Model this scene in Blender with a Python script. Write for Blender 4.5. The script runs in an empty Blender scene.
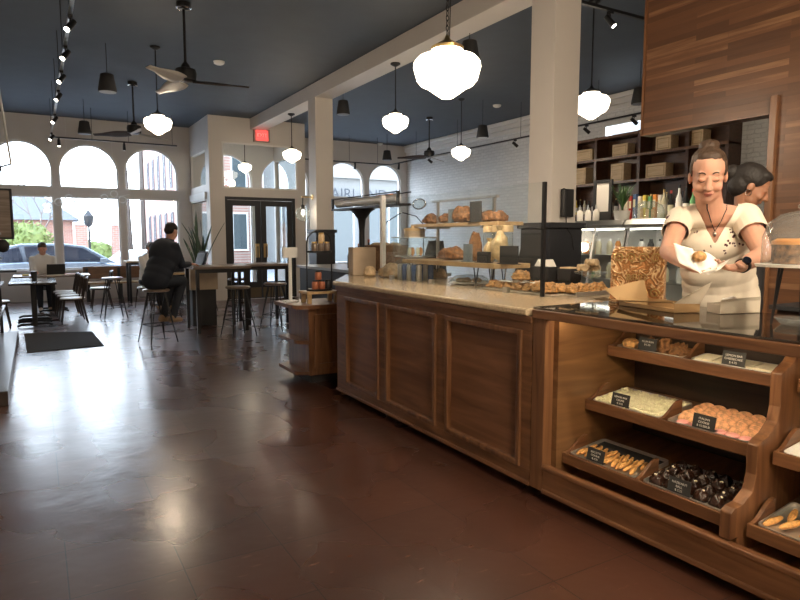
import bpy, bmesh, math, random
from mathutils import Vector, Matrix, noise
from mathutils.geometry import tessellate_polygon
random.seed(7)
C = bpy.context.scene.collection
PI = math.pi
# ---------------------------------------------------------------- camera
F_PX = 620.0; H = 1.5
pitch = math.atan(62/F_PX)
yaw = math.atan(365*math.cos(pitch)/F_PX)
cF = Vector((math.sin(yaw)*math.cos(pitch), math.cos(yaw)*math.cos(pitch), -math.sin(pitch)))
cR = Vector((math.cos(yaw), -math.sin(yaw), 0))
cU = cR.cross(cF)
cam_d = bpy.data.cameras.new('camera'); cam = bpy.data.objects.new('camera', cam_d); C.objects.link(cam)
cam.matrix_world = Matrix(((cR.x,cU.x,-cF.x,0),(cR.y,cU.y,-cF.y,0),(cR.z,cU.z,-cF.z,H),(0,0,0,1)))
cam_d.sensor_width = 36; cam_d.lens = 36*F_PX/800; cam_d.clip_start = .05; cam_d.clip_end = 300
bpy.context.scene.camera = cam
def ray(px, py): return cF + cR*((px-400)/F_PX) + cU*((300-py)/F_PX)
def at(px, py, axis, val):
    r = ray(px, py); o = Vector((0,0,H)); i = 'xyz'.index(axis)
    return o + r*((val-o[i])/r[i])
def P(px, py, d): return Vector((0,0,H)) + ray(px, py)*d
def V(*a): return Vector(a)

# ---------------------------------------------------------------- materials
def nodes(name):
    m = bpy.data.materials.new(name); m.use_nodes = True
    nt = m.node_tree; b = nt.nodes['Principled BSDF']
    return m, nt, b
def N(nt, t, **kw):
    n = nt.nodes.new(t)
    for k, v in kw.items():
        if k in n.inputs: n.inputs[k].default_value = v
        else: setattr(n, k, v)
    return n
def mat(name, col, rough=.5, metal=0, spec=.5, bump=0, bscale=60, var=0, vscale=8, emit=0, ecol=None, trans=0, alpha=1, coat=0, sss=0):
    m, nt, b = nodes(name)
    c = (*col, 1)
    b.inputs['Base Color'].default_value = c
    b.inputs['Roughness'].default_value = rough
    b.inputs['Metallic'].default_value = metal
    b.inputs['Specular IOR Level'].default_value = spec
    b.inputs['Coat Weight'].default_value = coat
    b.inputs['Transmission Weight'].default_value = trans
    b.inputs['Alpha'].default_value = alpha
    if sss:
        b.inputs['Subsurface Weight'].default_value = sss
        b.inputs['Subsurface Radius'].default_value = (.02,.008,.004); b.inputs['Subsurface Scale'].default_value = .5
    tc = N(nt, 'ShaderNodeTexCoord')
    if var:
        no = N(nt, 'ShaderNodeTexNoise', Scale=vscale, Detail=5.0)
        nt.links.new(tc.outputs['Object'], no.inputs['Vector'])
        mx = N(nt, 'ShaderNodeMix', data_type='RGBA')
        mx.inputs[6].default_value = tuple(x*(1-var) for x in col)+(1,)
        mx.inputs[7].default_value = tuple(min(1,x*(1+var)) for x in col)+(1,)
        rp = N(nt, 'ShaderNodeMapRange'); rp.inputs[1].default_value=.3; rp.inputs[2].default_value=.7
        nt.links.new(no.outputs[0], rp.inputs[0]); nt.links.new(rp.outputs[0], mx.inputs[0])
        nt.links.new(mx.outputs[2], b.inputs['Base Color'])
    if bump:
        n2 = N(nt, 'ShaderNodeTexNoise', Scale=bscale, Detail=4.0)
        nt.links.new(tc.outputs['Object'], n2.inputs['Vector'])
        bp = N(nt, 'ShaderNodeBump', Strength=bump, Distance=.01)
        nt.links.new(n2.outputs[0], bp.inputs['Height']); nt.links.new(bp.outputs[0], b.inputs['Normal'])
    if emit:
        b.inputs['Emission Color'].default_value = (*(ecol or col), 1)
        b.inputs['Emission Strength'].default_value = emit
    return m
def wood(name, dark, light, axis='x', scale=1.0, rough=.38, coat=.15, bump=.1):
    # stretched noise grain running along one axis
    m, nt, b = nodes(name)
    tc = N(nt, 'ShaderNodeTexCoord'); mp = N(nt, 'ShaderNodeMapping')
    s = {'x':(1.2,14,14),'y':(14,1.2,14),'z':(14,14,1.2)}[axis]
    mp.inputs['Scale'].default_value = tuple(v*scale for v in s)
    nt.links.new(tc.outputs['Object'], mp.inputs['Vector'])
    n1 = N(nt, 'ShaderNodeTexNoise', Scale=1.6, Detail=8.0, Distortion=.8)
    nt.links.new(mp.outputs[0], n1.inputs['Vector'])
    rp = N(nt, 'ShaderNodeValToRGB')
    rp.color_ramp.elements[0].position = .3; rp.color_ramp.elements[0].color = (*dark,1)
    rp.color_ramp.elements[1].position = .72; rp.color_ramp.elements[1].color = (*light,1)
    nt.links.new(n1.outputs[0], rp.inputs[0]); nt.links.new(rp.outputs[0], b.inputs['Base Color'])
    b.inputs['Roughness'].default_value = rough; b.inputs['Coat Weight'].default_value = coat
    b.inputs['Coat Roughness'].default_value = .25
    bp = N(nt, 'ShaderNodeBump', Strength=bump, Distance=.003)
    nt.links.new(n1.outputs[0], bp.inputs['Height']); nt.links.new(bp.outputs[0], b.inputs['Normal'])
    return m
def glass(name, tint=(.95,.98,.97), gloss=.12, rough=.02, f0=1.45, body=0, bodycol=(.9,.95,.95)):
    m, nt, b = nodes(name); nt.nodes.remove(b); out = nt.nodes['Material Output']
    tr = N(nt,'ShaderNodeBsdfTransparent'); tr.inputs[0].default_value=(*tint,1)
    gl = N(nt,'ShaderNodeBsdfGlossy'); gl.inputs['Roughness'].default_value=rough
    lw=N(nt,'ShaderNodeLayerWeight'); lw.inputs[0].default_value=.5
    pw=N(nt,'ShaderNodeMath',operation='POWER'); pw.inputs[1].default_value=5; nt.links.new(lw.outputs['Facing'],pw.inputs[0])
    R0=((f0-1)/(f0+1))**2
    fr=N(nt,'ShaderNodeMath',operation='MULTIPLY_ADD'); fr.inputs[1].default_value=1-R0; fr.inputs[2].default_value=R0; nt.links.new(pw.outputs[0],fr.inputs[0])
    mx=N(nt,'ShaderNodeMixShader')
    nt.links.new(fr.outputs[0], mx.inputs[0]); nt.links.new(tr.outputs[0], mx.inputs[1]); nt.links.new(gl.outputs[0], mx.inputs[2])
    last = mx
    if body:
        df = N(nt,'ShaderNodeBsdfDiffuse'); df.inputs[0].default_value=(*bodycol,1)
        m2 = N(nt,'ShaderNodeMixShader'); m2.inputs[0].default_value=body
        nt.links.new(mx.outputs[0], m2.inputs[1]); nt.links.new(df.outputs[0], m2.inputs[2]); last = m2
    nt.links.new(last.outputs[0], out.inputs['Surface'])
    return m
M = {}
M['wall'] = mat('greige_wall_paint', (.62,.58,.54), .55, bump=.05, bscale=90, var=.03, vscale=2)
M['trim'] = mat('white_trim_paint', (.72,.70,.67), .4)
M['ceiling'] = mat('slate_blue_ceiling', (.062,.078,.10), .66, var=.06, vscale=3, bump=.04, bscale=6)
M['wains'] = mat('charcoal_wainscot', (.02,.021,.026), .4)
M['black'] = mat('black_metal', (.015,.015,.017), .4, metal=.3)
M['blackm'] = mat('matte_black', (.02,.02,.022), .6)
M['steel'] = mat('brushed_steel', (.6,.6,.58), .28, metal=1)
M['chrome'] = mat('chrome', (.8,.8,.8), .12, metal=1)
M['brass'] = mat('brass', (.7,.5,.22), .3, metal=1)
M['copper'] = mat('copper', (.6,.25,.12), .3, metal=1)
M['bladew'] = mat('fan_blade_grey', (.5,.47,.43), .4)
M['bladed'] = mat('fan_blade_brown', (.05,.035,.03), .5)
M['white'] = mat('white_enamel', (.8,.8,.78), .35)
M['paper'] = mat('white_paper', (.85,.82,.76), .7)
M['kraft'] = mat('kraft_card', (.50,.33,.16), .75, var=.05, vscale=12)
M['whitecard'] = mat('pale_kraft_card', (.62,.55,.44), .7)
M['oak'] = wood('pale_oak', (.42,.27,.13), (.6,.42,.22), 'y')
M['tabletop'] = wood('grey_brown_tabletop', (.12,.085,.06), (.25,.19,.15), 'x', rough=.3)
M['walx'] = wood('walnut_x', (.095,.038,.016), (.225,.105,.046), 'x')
M['waly'] = wood('walnut_y', (.095,.038,.016), (.225,.105,.046), 'y')
M['walz'] = wood('walnut_z', (.095,.038,.016), (.225,.105,.046), 'z')
M['walp'] = wood('walnut_panel', (.11,.045,.022), (.235,.11,.055), 'y', scale=.6)
M['walq'] = wood('walnut_side_panel', (.11,.05,.02), (.23,.12,.05), 'x', scale=.8)
M['shelfwood'] = wood('dark_walnut_shelf', (.045,.016,.007), (.10,.038,.016), 'y')
M['crate'] = wood('pale_crate_wood', (.62,.44,.24), (.82,.64,.4), 'y', scale=1.5, coat=0, rough=.6)
M['darkwood'] = wood('very_dark_wood', (.02,.012,.009), (.05,.028,.018), 'y')
M['wglass'] = glass('window_glass', (.97,.99,.99))
M['cglass'] = glass('clear_glass', (.96,.98,.98), rough=.03, f0=1.5, body=.012)
M['casetop'] = glass('dark_case_glass', (.5,.48,.46), rough=.04, f0=1.9)
M['jarglass'] = glass('jar_glass', (.88,.92,.92), rough=.03, f0=1.5, body=.08)
M['globe'] = mat('lit_opal_glass', (1,.95,.85), .3, emit=5.5, ecol=(1,.86,.66))
M['bulb'] = mat('lit_spot_lens', (1,.95,.9), .3, emit=14, ecol=(1,.9,.75))
M['skin'] = mat('skin', (.60,.33,.235), .62, spec=.3, sss=.15, var=.08, vscale=14)
M['skin2'] = mat('skin_brown', (.30,.14,.08), .5, sss=.1)
M['hair'] = mat('brown_hair', (.06,.034,.02), .6, bump=.6, bscale=40, var=.3, vscale=30)
M['hairb'] = mat('black_hair', (.012,.009,.008), .65, bump=.6, bscale=40)
M['hairg'] = mat('grey_hair', (.3,.29,.28), .6, bump=.6, bscale=40)
M['blouse'] = mat('cream_blouse', (.76,.68,.56), .8, bump=.15, bscale=25)
M['flower'] = mat('plum_flower_print', (.07,.015,.02), .8)
M['jacket'] = mat('navy_jacket', (.012,.017,.03), .75, bump=.3, bscale=12)
M['denim'] = mat('dark_trousers', (.014,.018,.028), .8, bump=.2, bscale=20)
M['shirtw'] = mat('white_shirt', (.75,.74,.72), .8)
M['tan'] = mat('tan_shoe_leather', (.35,.23,.13), .6)
M['lips'] = mat('lips', (.42,.13,.11), .4)
M['led'] = mat('lit_led_strip', (1,.85,.6), .3, emit=28, ecol=(1,.80,.52))
M['fled'] = mat('lit_fridge_strip', (1,.95,.85), .3, emit=5, ecol=(1,.92,.8))
M['stone'] = mat('beige_terrazzo', (.56,.44,.29), .25, var=.22, vscale=70, coat=.4)
M['leaf'] = mat('snake_plant_leaf', (.02,.05,.025), .45, var=.3, vscale=20)
M['leafg'] = mat('bright_leaf', (.05,.12,.03), .5, var=.4, vscale=20)
M['concrete'] = mat('tan_planter', (.42,.33,.24), .7, var=.08)
M['navy'] = mat('screen_dark', (.01,.012,.02), .15)
M['sign'] = mat('slate_price_card', (.022,.022,.022), .6)
M['chalk'] = mat('white_lettering', (.75,.73,.68), .6)
M['bun'] = mat('golden_bun_crust', (.50,.27,.10), .5, var=.6, vscale=45, bump=.8, bscale=60)
M['crust'] = mat('dark_seeded_crust', (.22,.10,.035), .6, var=.55, vscale=70, bump=1, bscale=120)
M['cookie'] = mat('golden_cookie', (.62,.32,.10), .6, var=.35, vscale=60, bump=.6, bscale=90)
M['pinkc'] = mat('peach_cookie', (.66,.34,.18), .6, var=.55, vscale=45, bump=.4, bscale=90)
M['pink'] = mat('pink_icing', (.85,.40,.38), .5)
M['choc'] = mat('dark_chocolate', (.025,.01,.006), .22, bump=.5, bscale=50)
M['cream'] = mat('cream_icing', (.85,.78,.6), .5, var=.1, vscale=40)
M['coco'] = mat('pale_crumb', (.95,.86,.58), .8, var=.2, vscale=120, bump=1, bscale=150)
M['dough'] = mat('floured_loaf_crust', (.56,.42,.26), .8, var=.25, vscale=30, bump=.8, bscale=50)
M['bread'] = mat('brown_bread_crust', (.23,.105,.04), .6, var=.7, vscale=40, bump=.6, bscale=50)
M['tray'] = mat('aluminium_tray', (.72,.70,.66), .3, metal=.85)
M['red'] = mat('red_print', (.5,.05,.04), .5)
M['yellow'] = mat('yellow_print', (.75,.6,.1), .5)
M['green'] = mat('green_print', (.1,.3,.12), .5)
M['blue'] = mat('blue_print', (.07,.13,.3), .5)
M['orange'] = mat('orange_fill', (.75,.3,.06), .45)
M['pale'] = mat('pale_fill', (.72,.68,.5), .5)
M['tin'] = mat('terracotta_tin', (.4,.13,.06), .5)
M['slate'] = mat('blue_grey_slate', (.16,.2,.23), .5)

# ---------------------------------------------------------------- mesh helper
class MB:
    def __init__(s): s.v = []; s.f = []
    def add(s, vs, fs):
        n = len(s.v); s.v += [Vector(v) for v in vs]; s.f += [tuple(i+n for i in f) for f in fs]; return s
    def box(s, a, b, rot=None, piv=None):
        x0,y0,z0 = a; x1,y1,z1 = b
        vs = [Vector(p) for p in ((x0,y0,z0),(x1,y0,z0),(x1,y1,z0),(x0,y1,z0),(x0,y0,z1),(x1,y0,z1),(x1,y1,z1),(x0,y1,z1))]
        if rot is not None:
            piv = Vector(piv) if piv is not None else (vs[0]+vs[6])/2
            vs = [rot @ (v-piv)+piv for v in vs]
        return s.add(vs, [(0,3,2,1),(4,5,6,7),(0,1,5,4),(1,2,6,5),(2,3,7,6),(3,0,4,7)])
    def cyl(s, p0, p1, r0, r1=None, n=16, cap=True):
        p0 = Vector(p0); p1 = Vector(p1); r1 = r0 if r1 is None else r1
        d = (p1-p0).normalized(); u = d.orthogonal().normalized(); w = d.cross(u)
        vs = []
        for p, r in ((p0,r0),(p1,r1)):
            for i in range(n):
                a = 2*PI*i/n; vs.append(p+u*(r*math.cos(a))+w*(r*math.sin(a)))
        fs = [(i,(i+1)%n,n+(i+1)%n,n+i) for i in range(n)]
        if cap: fs += [tuple(range(n-1,-1,-1)), tuple(range(n,2*n))]
        return s.add(vs, fs)
    def lathe(s, prof, c=(0,0,0), n=24, sx=1, sy=1, cap=True):
        c = Vector(c); vs = []; k = len(prof)
        for r, z in prof:
            for i in range(n):
                a = 2*PI*i/n; vs.append(c+Vector((r*math.cos(a)*sx, r*math.sin(a)*sy, z)))
        fs = [(j*n+i, j*n+(i+1)%n, (j+1)*n+(i+1)%n, (j+1)*n+i) for j in range(k-1) for i in range(n)]
        if cap:
            if prof[0][0] > 1e-4: fs.append(tuple(range(n-1,-1,-1)))
            if prof[-1][0] > 1e-4: fs.append(tuple(range((k-1)*n, k*n)))
        return s.add(vs, fs)
    def ell(s, c, r, n=16, m=10, rot=None, amp=0, fr=10, seed=0):
        c = Vector(c); r = Vector(r) if hasattr(r,'__len__') else Vector((r,r,r))
        vs = [Vector((0,0,-1))]; 
        for j in range(1,m):
            t = -PI/2+PI*j/m
            for i in range(n):
                a = 2*PI*i/n; vs.append(Vector((math.cos(t)*math.cos(a), math.cos(t)*math.sin(a), math.sin(t))))
        vs.append(Vector((0,0,1))); fs = []
        for i in range(n): fs.append((0,1+(i+1)%n,1+i))
        for j in range(m-2):
            for i in range(n):
                a=1+j*n+i; b=1+j*n+(i+1)%n; fs.append((a,b,b+n,a+n))
        L=len(vs)-1
        for i in range(n): fs.append((L,L-n+i,L-n+(i+1)%n))
        out=[]
        for v in vs:
            q = Vector((v.x*r.x,v.y*r.y,v.z*r.z))
            if amp: q *= 1+amp*noise.noise(q*fr+Vector((seed*3.1,seed*1.7,seed)))
            if rot is not None: q = rot @ q
            out.append(c+q)
        return s.add(out, fs)
    def lump(s, c, r, n=40, m=28, seed=0, amp=.35):
        c=Vector(c); k=len(s.v); s.ell((0,0,0),1.0,n=n,m=m)
        o=Vector((seed*2.3,seed*1.1,seed*.7))
        for i in range(k,len(s.v)):
            q=s.v[i]; d=1+amp*noise.noise(q*1.8+o)+amp*.5*noise.noise(q*4.5+o)+amp*.22*noise.noise(q*11+o); q=q*d
            z=q.z if q.z>0 else q.z*.25
            s.v[i]=c+Vector((q.x*r[0],q.y*r[1],z*r[2]))
        return s
    def cap(s, p0, r0, p1, r1=None, n=14):
        r1 = r0 if r1 is None else r1
        p0=Vector(p0);p1=Vector(p1); d=p1-p0; L=d.length
        if L<1e-5: return s.ell(p0,r0)
        d/=L; u=d.orthogonal().normalized(); w=d.cross(u); vs=[]; prof=[]
        for j in range(0,5):
            a=-PI/2+PI/2*j/4; prof.append((r0*math.cos(a)+1e-4, r0*math.sin(a)))
        for j in range(0,5):
            a=PI/2*j/4; prof.append((r1*math.cos(a)+1e-4, L+r1*math.sin(a)))
        for r,z in prof:
            for i in range(n):
                a=2*PI*i/n; vs.append(p0+d*z+u*(r*math.cos(a))+w*(r*math.sin(a)))
        k=len(prof)
        fs=[(j*n+i,j*n+(i+1)%n,(j+1)*n+(i+1)%n,(j+1)*n+i) for j in range(k-1) for i in range(n)]
        fs+=[tuple(range(n-1,-1,-1)),tuple(range((k-1)*n,k*n))]
        return s.add(vs,fs)
    def tube(s, pts, r, n=8, closed=False):
        pts=[Vector(p) for p in pts]; k=len(pts); vs=[]; up=None
        for j,p in enumerate(pts):
            a=pts[(j-1)%k] if (closed or j>0) else p; b=pts[(j+1)%k] if (closed or j<k-1) else p
            d=(b-a).normalized()
            if up is None: up=d.orthogonal().normalized()
            up=(up-d*up.dot(d)).normalized(); w=d.cross(up)
            rr=r[j] if isinstance(r,(list,tuple)) else r
            for i in range(n):
                t=2*PI*i/n; vs.append(p+up*(rr*math.cos(t))+w*(rr*math.sin(t)))
        fs=[(j*n+i,j*n+(i+1)%n,((j+1)%k)*n+(i+1)%n,((j+1)%k)*n+i) for j in range(k if closed else k-1) for i in range(n)]
        if not closed: fs+=[tuple(range(n-1,-1,-1)),tuple(range((k-1)*n,k*n))]
        return s.add(vs,fs)
    def prism(s, loops, plane, a, b):
        """2D outline (first loop) with holes, extruded between a and b along the axis normal to plane: 'xz'->y, 'yz'->x, 'xy'->z"""
        if not isinstance(loops[0][0],(tuple,list)): loops=[loops]
        def mk(p,t):
            return {'xz':Vector((p[0],t,p[1])),'yz':Vector((t,p[0],p[1])),'xy':Vector((p[0],p[1],t))}[plane]
        flat=[p for l in loops for p in l]; n=len(flat)
        tri=tessellate_polygon([[Vector((p[0],p[1],0)) for p in l] for l in loops])
        vs=[mk(p,a) for p in flat]+[mk(p,b) for p in flat]
        fs=[tuple(t) for t in tri]+[tuple(i+n for i in reversed(t)) for t in tri]
        o=0
        for l in loops:
            k=len(l)
            for i in range(k): fs.append((o+i,o+(i+1)%k,n+o+(i+1)%k,n+o+i))
            o+=k
        return s.add(vs,fs)
    def grid(s, fn, nu, nv):
        vs=[fn(u/nu,v/nv) for v in range(nv+1) for u in range(nu+1)]
        fs=[(j*(nu+1)+i,j*(nu+1)+i+1,(j+1)*(nu+1)+i+1,(j+1)*(nu+1)+i) for j in range(nv) for i in range(nu)]
        return s.add(vs,fs)
    def mesh(s, name, off=None):
        me=bpy.data.meshes.new(name)
        o=Vector(off) if off is not None else Vector((0,0,0))
        me.from_pydata([v-o for v in s.v],[],s.f); me.validate()
        bm=bmesh.new(); bm.from_mesh(me); bmesh.ops.recalc_face_normals(bm,faces=bm.faces); bm.to_mesh(me); bm.free()
        return me
    def build(s, name, m, parent=None, smooth=False, bevel=0, world=None, solid=0, subs=0):
        """vertices are local to the parent; world=True: vertices are in world space and get shifted to the parent's place"""
        off = None; loc=(0,0,0)
        if parent is not None and world: off = wl(parent)
        if parent is None:
            vs=s.v; xs=[v.x for v in vs]; ys=[v.y for v in vs]; zs=[v.z for v in vs]
            loc=((min(xs)+max(xs))/2,(min(ys)+max(ys))/2,min(zs)); off=loc
        me=s.mesh(name,off); ob=bpy.data.objects.new(name,me); C.objects.link(ob); ob.location=loc
        if parent is not None: ob.parent=parent
        ms = m if isinstance(m,(list,tuple)) else [m]
        for q in ms: me.materials.append(M[q] if isinstance(q,str) else q)
        if smooth: 
            for p in me.polygons: p.use_smooth=True
        if bevel:
            bv=ob.modifiers.new('bevel','BEVEL'); bv.width=bevel; bv.segments=2; bv.limit_method='ANGLE'; bv.angle_limit=.6
        if solid:
            so=ob.modifiers.new('solid','SOLIDIFY'); so.thickness=solid; so.offset=0
        if subs:
            sb=ob.modifiers.new('subsurf','SUBSURF'); sb.levels=subs; sb.render_levels=subs
        if smooth and not subs:
            try: me.shade_auto_smooth
            except Exception: pass
            me.set_sharp_from_angle(angle=math.radians(45)) if hasattr(me,'set_sharp_from_angle') else None
        return ob
def wl(o):
    v=Vector(o.location)
    p=o.parent
    while p is not None: v+=Vector(p.location); p=p.parent
    return v
def thing(name, label, cat, loc=(0,0,0), rz=0, group=None):
    o=bpy.data.objects.new(name,None); o.empty_display_size=.1; C.objects.link(o); o.location=loc; o.rotation_euler=(0,0,rz)
    o['label']=label; o['category']=cat
    if group: o['group']=group
    return o
def tag(o,label,cat,group=None,kind=None):
    o['label']=label; o['category']=cat
    if group: o['group']=group
    if kind: o['kind']=kind
    return o
def struct(o): o['kind']='structure'; return o
def dup(root, loc, rz=None, label=None, group=None, scale=None):
    r=root.copy(); C.objects.link(r); r.location=loc
    if rz is not None: r.rotation_euler=(0,0,rz)
    if scale: r.scale=(scale,scale,scale)
    if label: r['label']=label
    if group: r['group']=group
    for ch in list(root.children):
        c=ch.copy(); C.objects.link(c); c.parent=r
        for g in ch.children:
            d=g.copy(); C.objects.link(d); d.parent=c
    return r
def lettering(txt, size, m, parent, loc, rot, name='lettering', ext=.0008, align='CENTER'):
    cu=bpy.data.curves.new(name,'FONT'); cu.body=txt; cu.size=size; cu.extrude=ext; cu.align_x=align; cu.align_y='CENTER'
    t=bpy.data.objects.new('tmp',cu); C.objects.link(t)
    dg=bpy.context.evaluated_depsgraph_get(); me=bpy.data.meshes.new_from_object(t.evaluated_get(dg))
    bpy.data.objects.remove(t)
    me.name=name; me.materials.clear(); me.materials.append(M[m])
    o=bpy.data.objects.new(name,me); C.objects.link(o); o.parent=parent; o.location=loc; o.rotation_euler=rot
    return o
def bake(o):
    dg=bpy.context.evaluated_depsgraph_get(); me=bpy.data.meshes.new_from_object(o.evaluated_get(dg))
    o.modifiers.clear(); old=o.data; o.data=me; me.name=old.name
    return o
def organic(mb, name, m, parent, voxel=.006, smooth=6, factor=.5, world=True, cut=None, solid=0):
    o=mb.build(name,m,parent,world=world)
    r=o.modifiers.new('remesh','REMESH'); r.mode='VOXEL'; r.voxel_size=voxel; r.use_smooth_shade=True
    s=o.modifiers.new('smooth','SMOOTH'); s.iterations=smooth; s.factor=factor
    bake(o)
    if cut:
        off=wl(parent); bm=bmesh.new(); bm.from_mesh(o.data)
        dv=[v for v in bm.verts if cut(v.co+off)]
        bmesh.ops.delete(bm,geom=dv,context='VERTS')
        for it in range(14):
            bv_=[v for v in bm.verts if v.is_boundary]; new={}
            for v in bv_:
                nb=[e.other_vert(v) for e in v.link_edges if e.is_boundary]
                if len(nb)>=2: new[v]=(v.co+sum((q.co for q in nb),Vector())/len(nb))/2
            for v,c_ in new.items(): v.co=c_
        bm.to_mesh(o.data); bm.free()
    for p in o.data.polygons: p.use_smooth=True
    if solid:
        q=o.modifiers.new('solid','SOLIDIFY'); q.thickness=solid; q.offset=1
    return o
# ================================================================ SETTING
ZC=4.36; XL=-.95; XR=10.25; YF=17.05
def floor_mat():
    m,nt,b=nodes('polished_brown_floor')
    tc=N(nt,'ShaderNodeTexCoord')
    br=N(nt,'ShaderNodeTexBrick',Scale=1.0); br.offset=0
    br.inputs['Color1'].default_value=(.062,.024,.015,1); br.inputs['Color2'].default_value=(.082,.033,.021,1)
    br.inputs['Mortar'].default_value=(.018,.008,.006,1); br.inputs['Mortar Size'].default_value=.003
    br.inputs['Brick Width'].default_value=.46; br.inputs['Row Height'].default_value=.46
    nt.links.new(tc.outputs['Object'],br.inputs['Vector'])
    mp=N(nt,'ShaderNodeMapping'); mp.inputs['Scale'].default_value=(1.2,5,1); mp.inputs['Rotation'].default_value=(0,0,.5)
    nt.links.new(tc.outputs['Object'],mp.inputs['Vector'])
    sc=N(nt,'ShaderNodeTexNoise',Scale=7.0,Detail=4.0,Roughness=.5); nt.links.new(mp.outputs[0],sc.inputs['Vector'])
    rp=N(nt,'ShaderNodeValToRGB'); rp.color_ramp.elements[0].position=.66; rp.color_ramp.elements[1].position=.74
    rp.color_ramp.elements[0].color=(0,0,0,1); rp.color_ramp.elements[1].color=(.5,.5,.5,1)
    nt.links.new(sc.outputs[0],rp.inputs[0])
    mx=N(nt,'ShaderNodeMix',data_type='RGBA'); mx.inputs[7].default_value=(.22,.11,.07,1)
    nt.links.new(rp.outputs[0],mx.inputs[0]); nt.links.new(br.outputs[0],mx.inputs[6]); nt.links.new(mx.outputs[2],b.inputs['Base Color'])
    n2=N(nt,'ShaderNodeTexNoise',Scale=1.6,Detail=2.0); nt.links.new(tc.outputs['Object'],n2.inputs['Vector'])
    mr=N(nt,'ShaderNodeMapRange'); mr.inputs[1].default_value=0; mr.inputs[2].default_value=1; mr.inputs[3].default_value=.20; mr.inputs[4].default_value=.36; mr.interpolation_type='LINEAR'
    nt.links.new(n2.outputs[0],mr.inputs[0]); nt.links.new(mr.outputs[0],b.inputs['Roughness'])
    n3=N(nt,'ShaderNodeTexNoise',Scale=3.0,Detail=3.0); nt.links.new(tc.outputs['Object'],n3.inputs['Vector'])
    bp=N(nt,'ShaderNodeBump',Strength=.5,Distance=.012); nt.links.new(n3.outputs[0],bp.inputs['Height'])
    b2=N(nt,'ShaderNodeBump',Strength=.4,Distance=.002); nt.links.new(br.outputs['Fac'],b2.inputs['Height']); b2.invert=True
    nt.links.new(bp.outputs[0],b2.inputs['Normal']); nt.links.new(b2.outputs[0],b.inputs['Normal'])
    b.inputs['Specular IOR Level'].default_value=.7; b.inputs['Coat Weight'].default_value=.3; b.inputs['Coat Roughness'].default_value=.2
    return m
def brick_mat(name,c1,c2,mort,w=.22,h=.075,bump=.6,mapax='yz',ms=.012,rough=.6,warp=0):
    m,nt,b=nodes(name); tc=N(nt,'ShaderNodeTexCoord'); sp=N(nt,'ShaderNodeSeparateXYZ'); cb=N(nt,'ShaderNodeCombineXYZ')
    nt.links.new(tc.outputs['Object'],sp.inputs[0])
    nt.links.new(sp.outputs[0 if mapax=='xz' else 1],cb.inputs[0]); nt.links.new(sp.outputs[2],cb.inputs[1])
    br=N(nt,'ShaderNodeTexBrick',Scale=1.0); nt.links.new(cb.outputs[0],br.inputs['Vector'])
    if warp:
        wn=N(nt,'ShaderNodeTexNoise',Scale=9.0,Detail=4.0); nt.links.new(tc.outputs['Object'],wn.inputs['Vector']); vm=N(nt,'ShaderNodeVectorMath',operation='MULTIPLY_ADD'); vm.inputs[1].default_value=(warp,warp,warp)
        nt.links.new(wn.outputs[1],vm.inputs[0]); nt.links.new(cb.outputs[0],vm.inputs[2]); nt.links.new(vm.outputs[0],br.inputs['Vector'])
    br.inputs['Color1'].default_value=(*c1,1); br.inputs['Color2'].default_value=(*c2,1); br.inputs['Mortar'].default_value=(*mort,1)
    br.inputs['Brick Width'].default_value=w; br.inputs['Row Height'].default_value=h; br.inputs['Mortar Size'].default_value=ms
    nt.links.new(br.outputs[0],b.inputs['Base Color']); b.inputs['Roughness'].default_value=rough
    n1=N(nt,'ShaderNodeTexNoise',Scale=14.0,Detail=5.0); nt.links.new(tc.outputs['Object'],n1.inputs['Vector'])
    mm=N(nt,'ShaderNodeMath',operation='MULTIPLY_ADD'); nt.links.new(br.outputs['Fac'],mm.inputs[0]); mm.inputs[1].default_value=-1; nt.links.new(n1.outputs[0],mm.inputs[2])
    bp=N(nt,'ShaderNodeBump',Strength=bump,Distance=.02); nt.links.new(mm.outputs[0],bp.inputs['Height']); nt.links.new(bp.outputs[0],b.inputs['Normal'])
    return m
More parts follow.
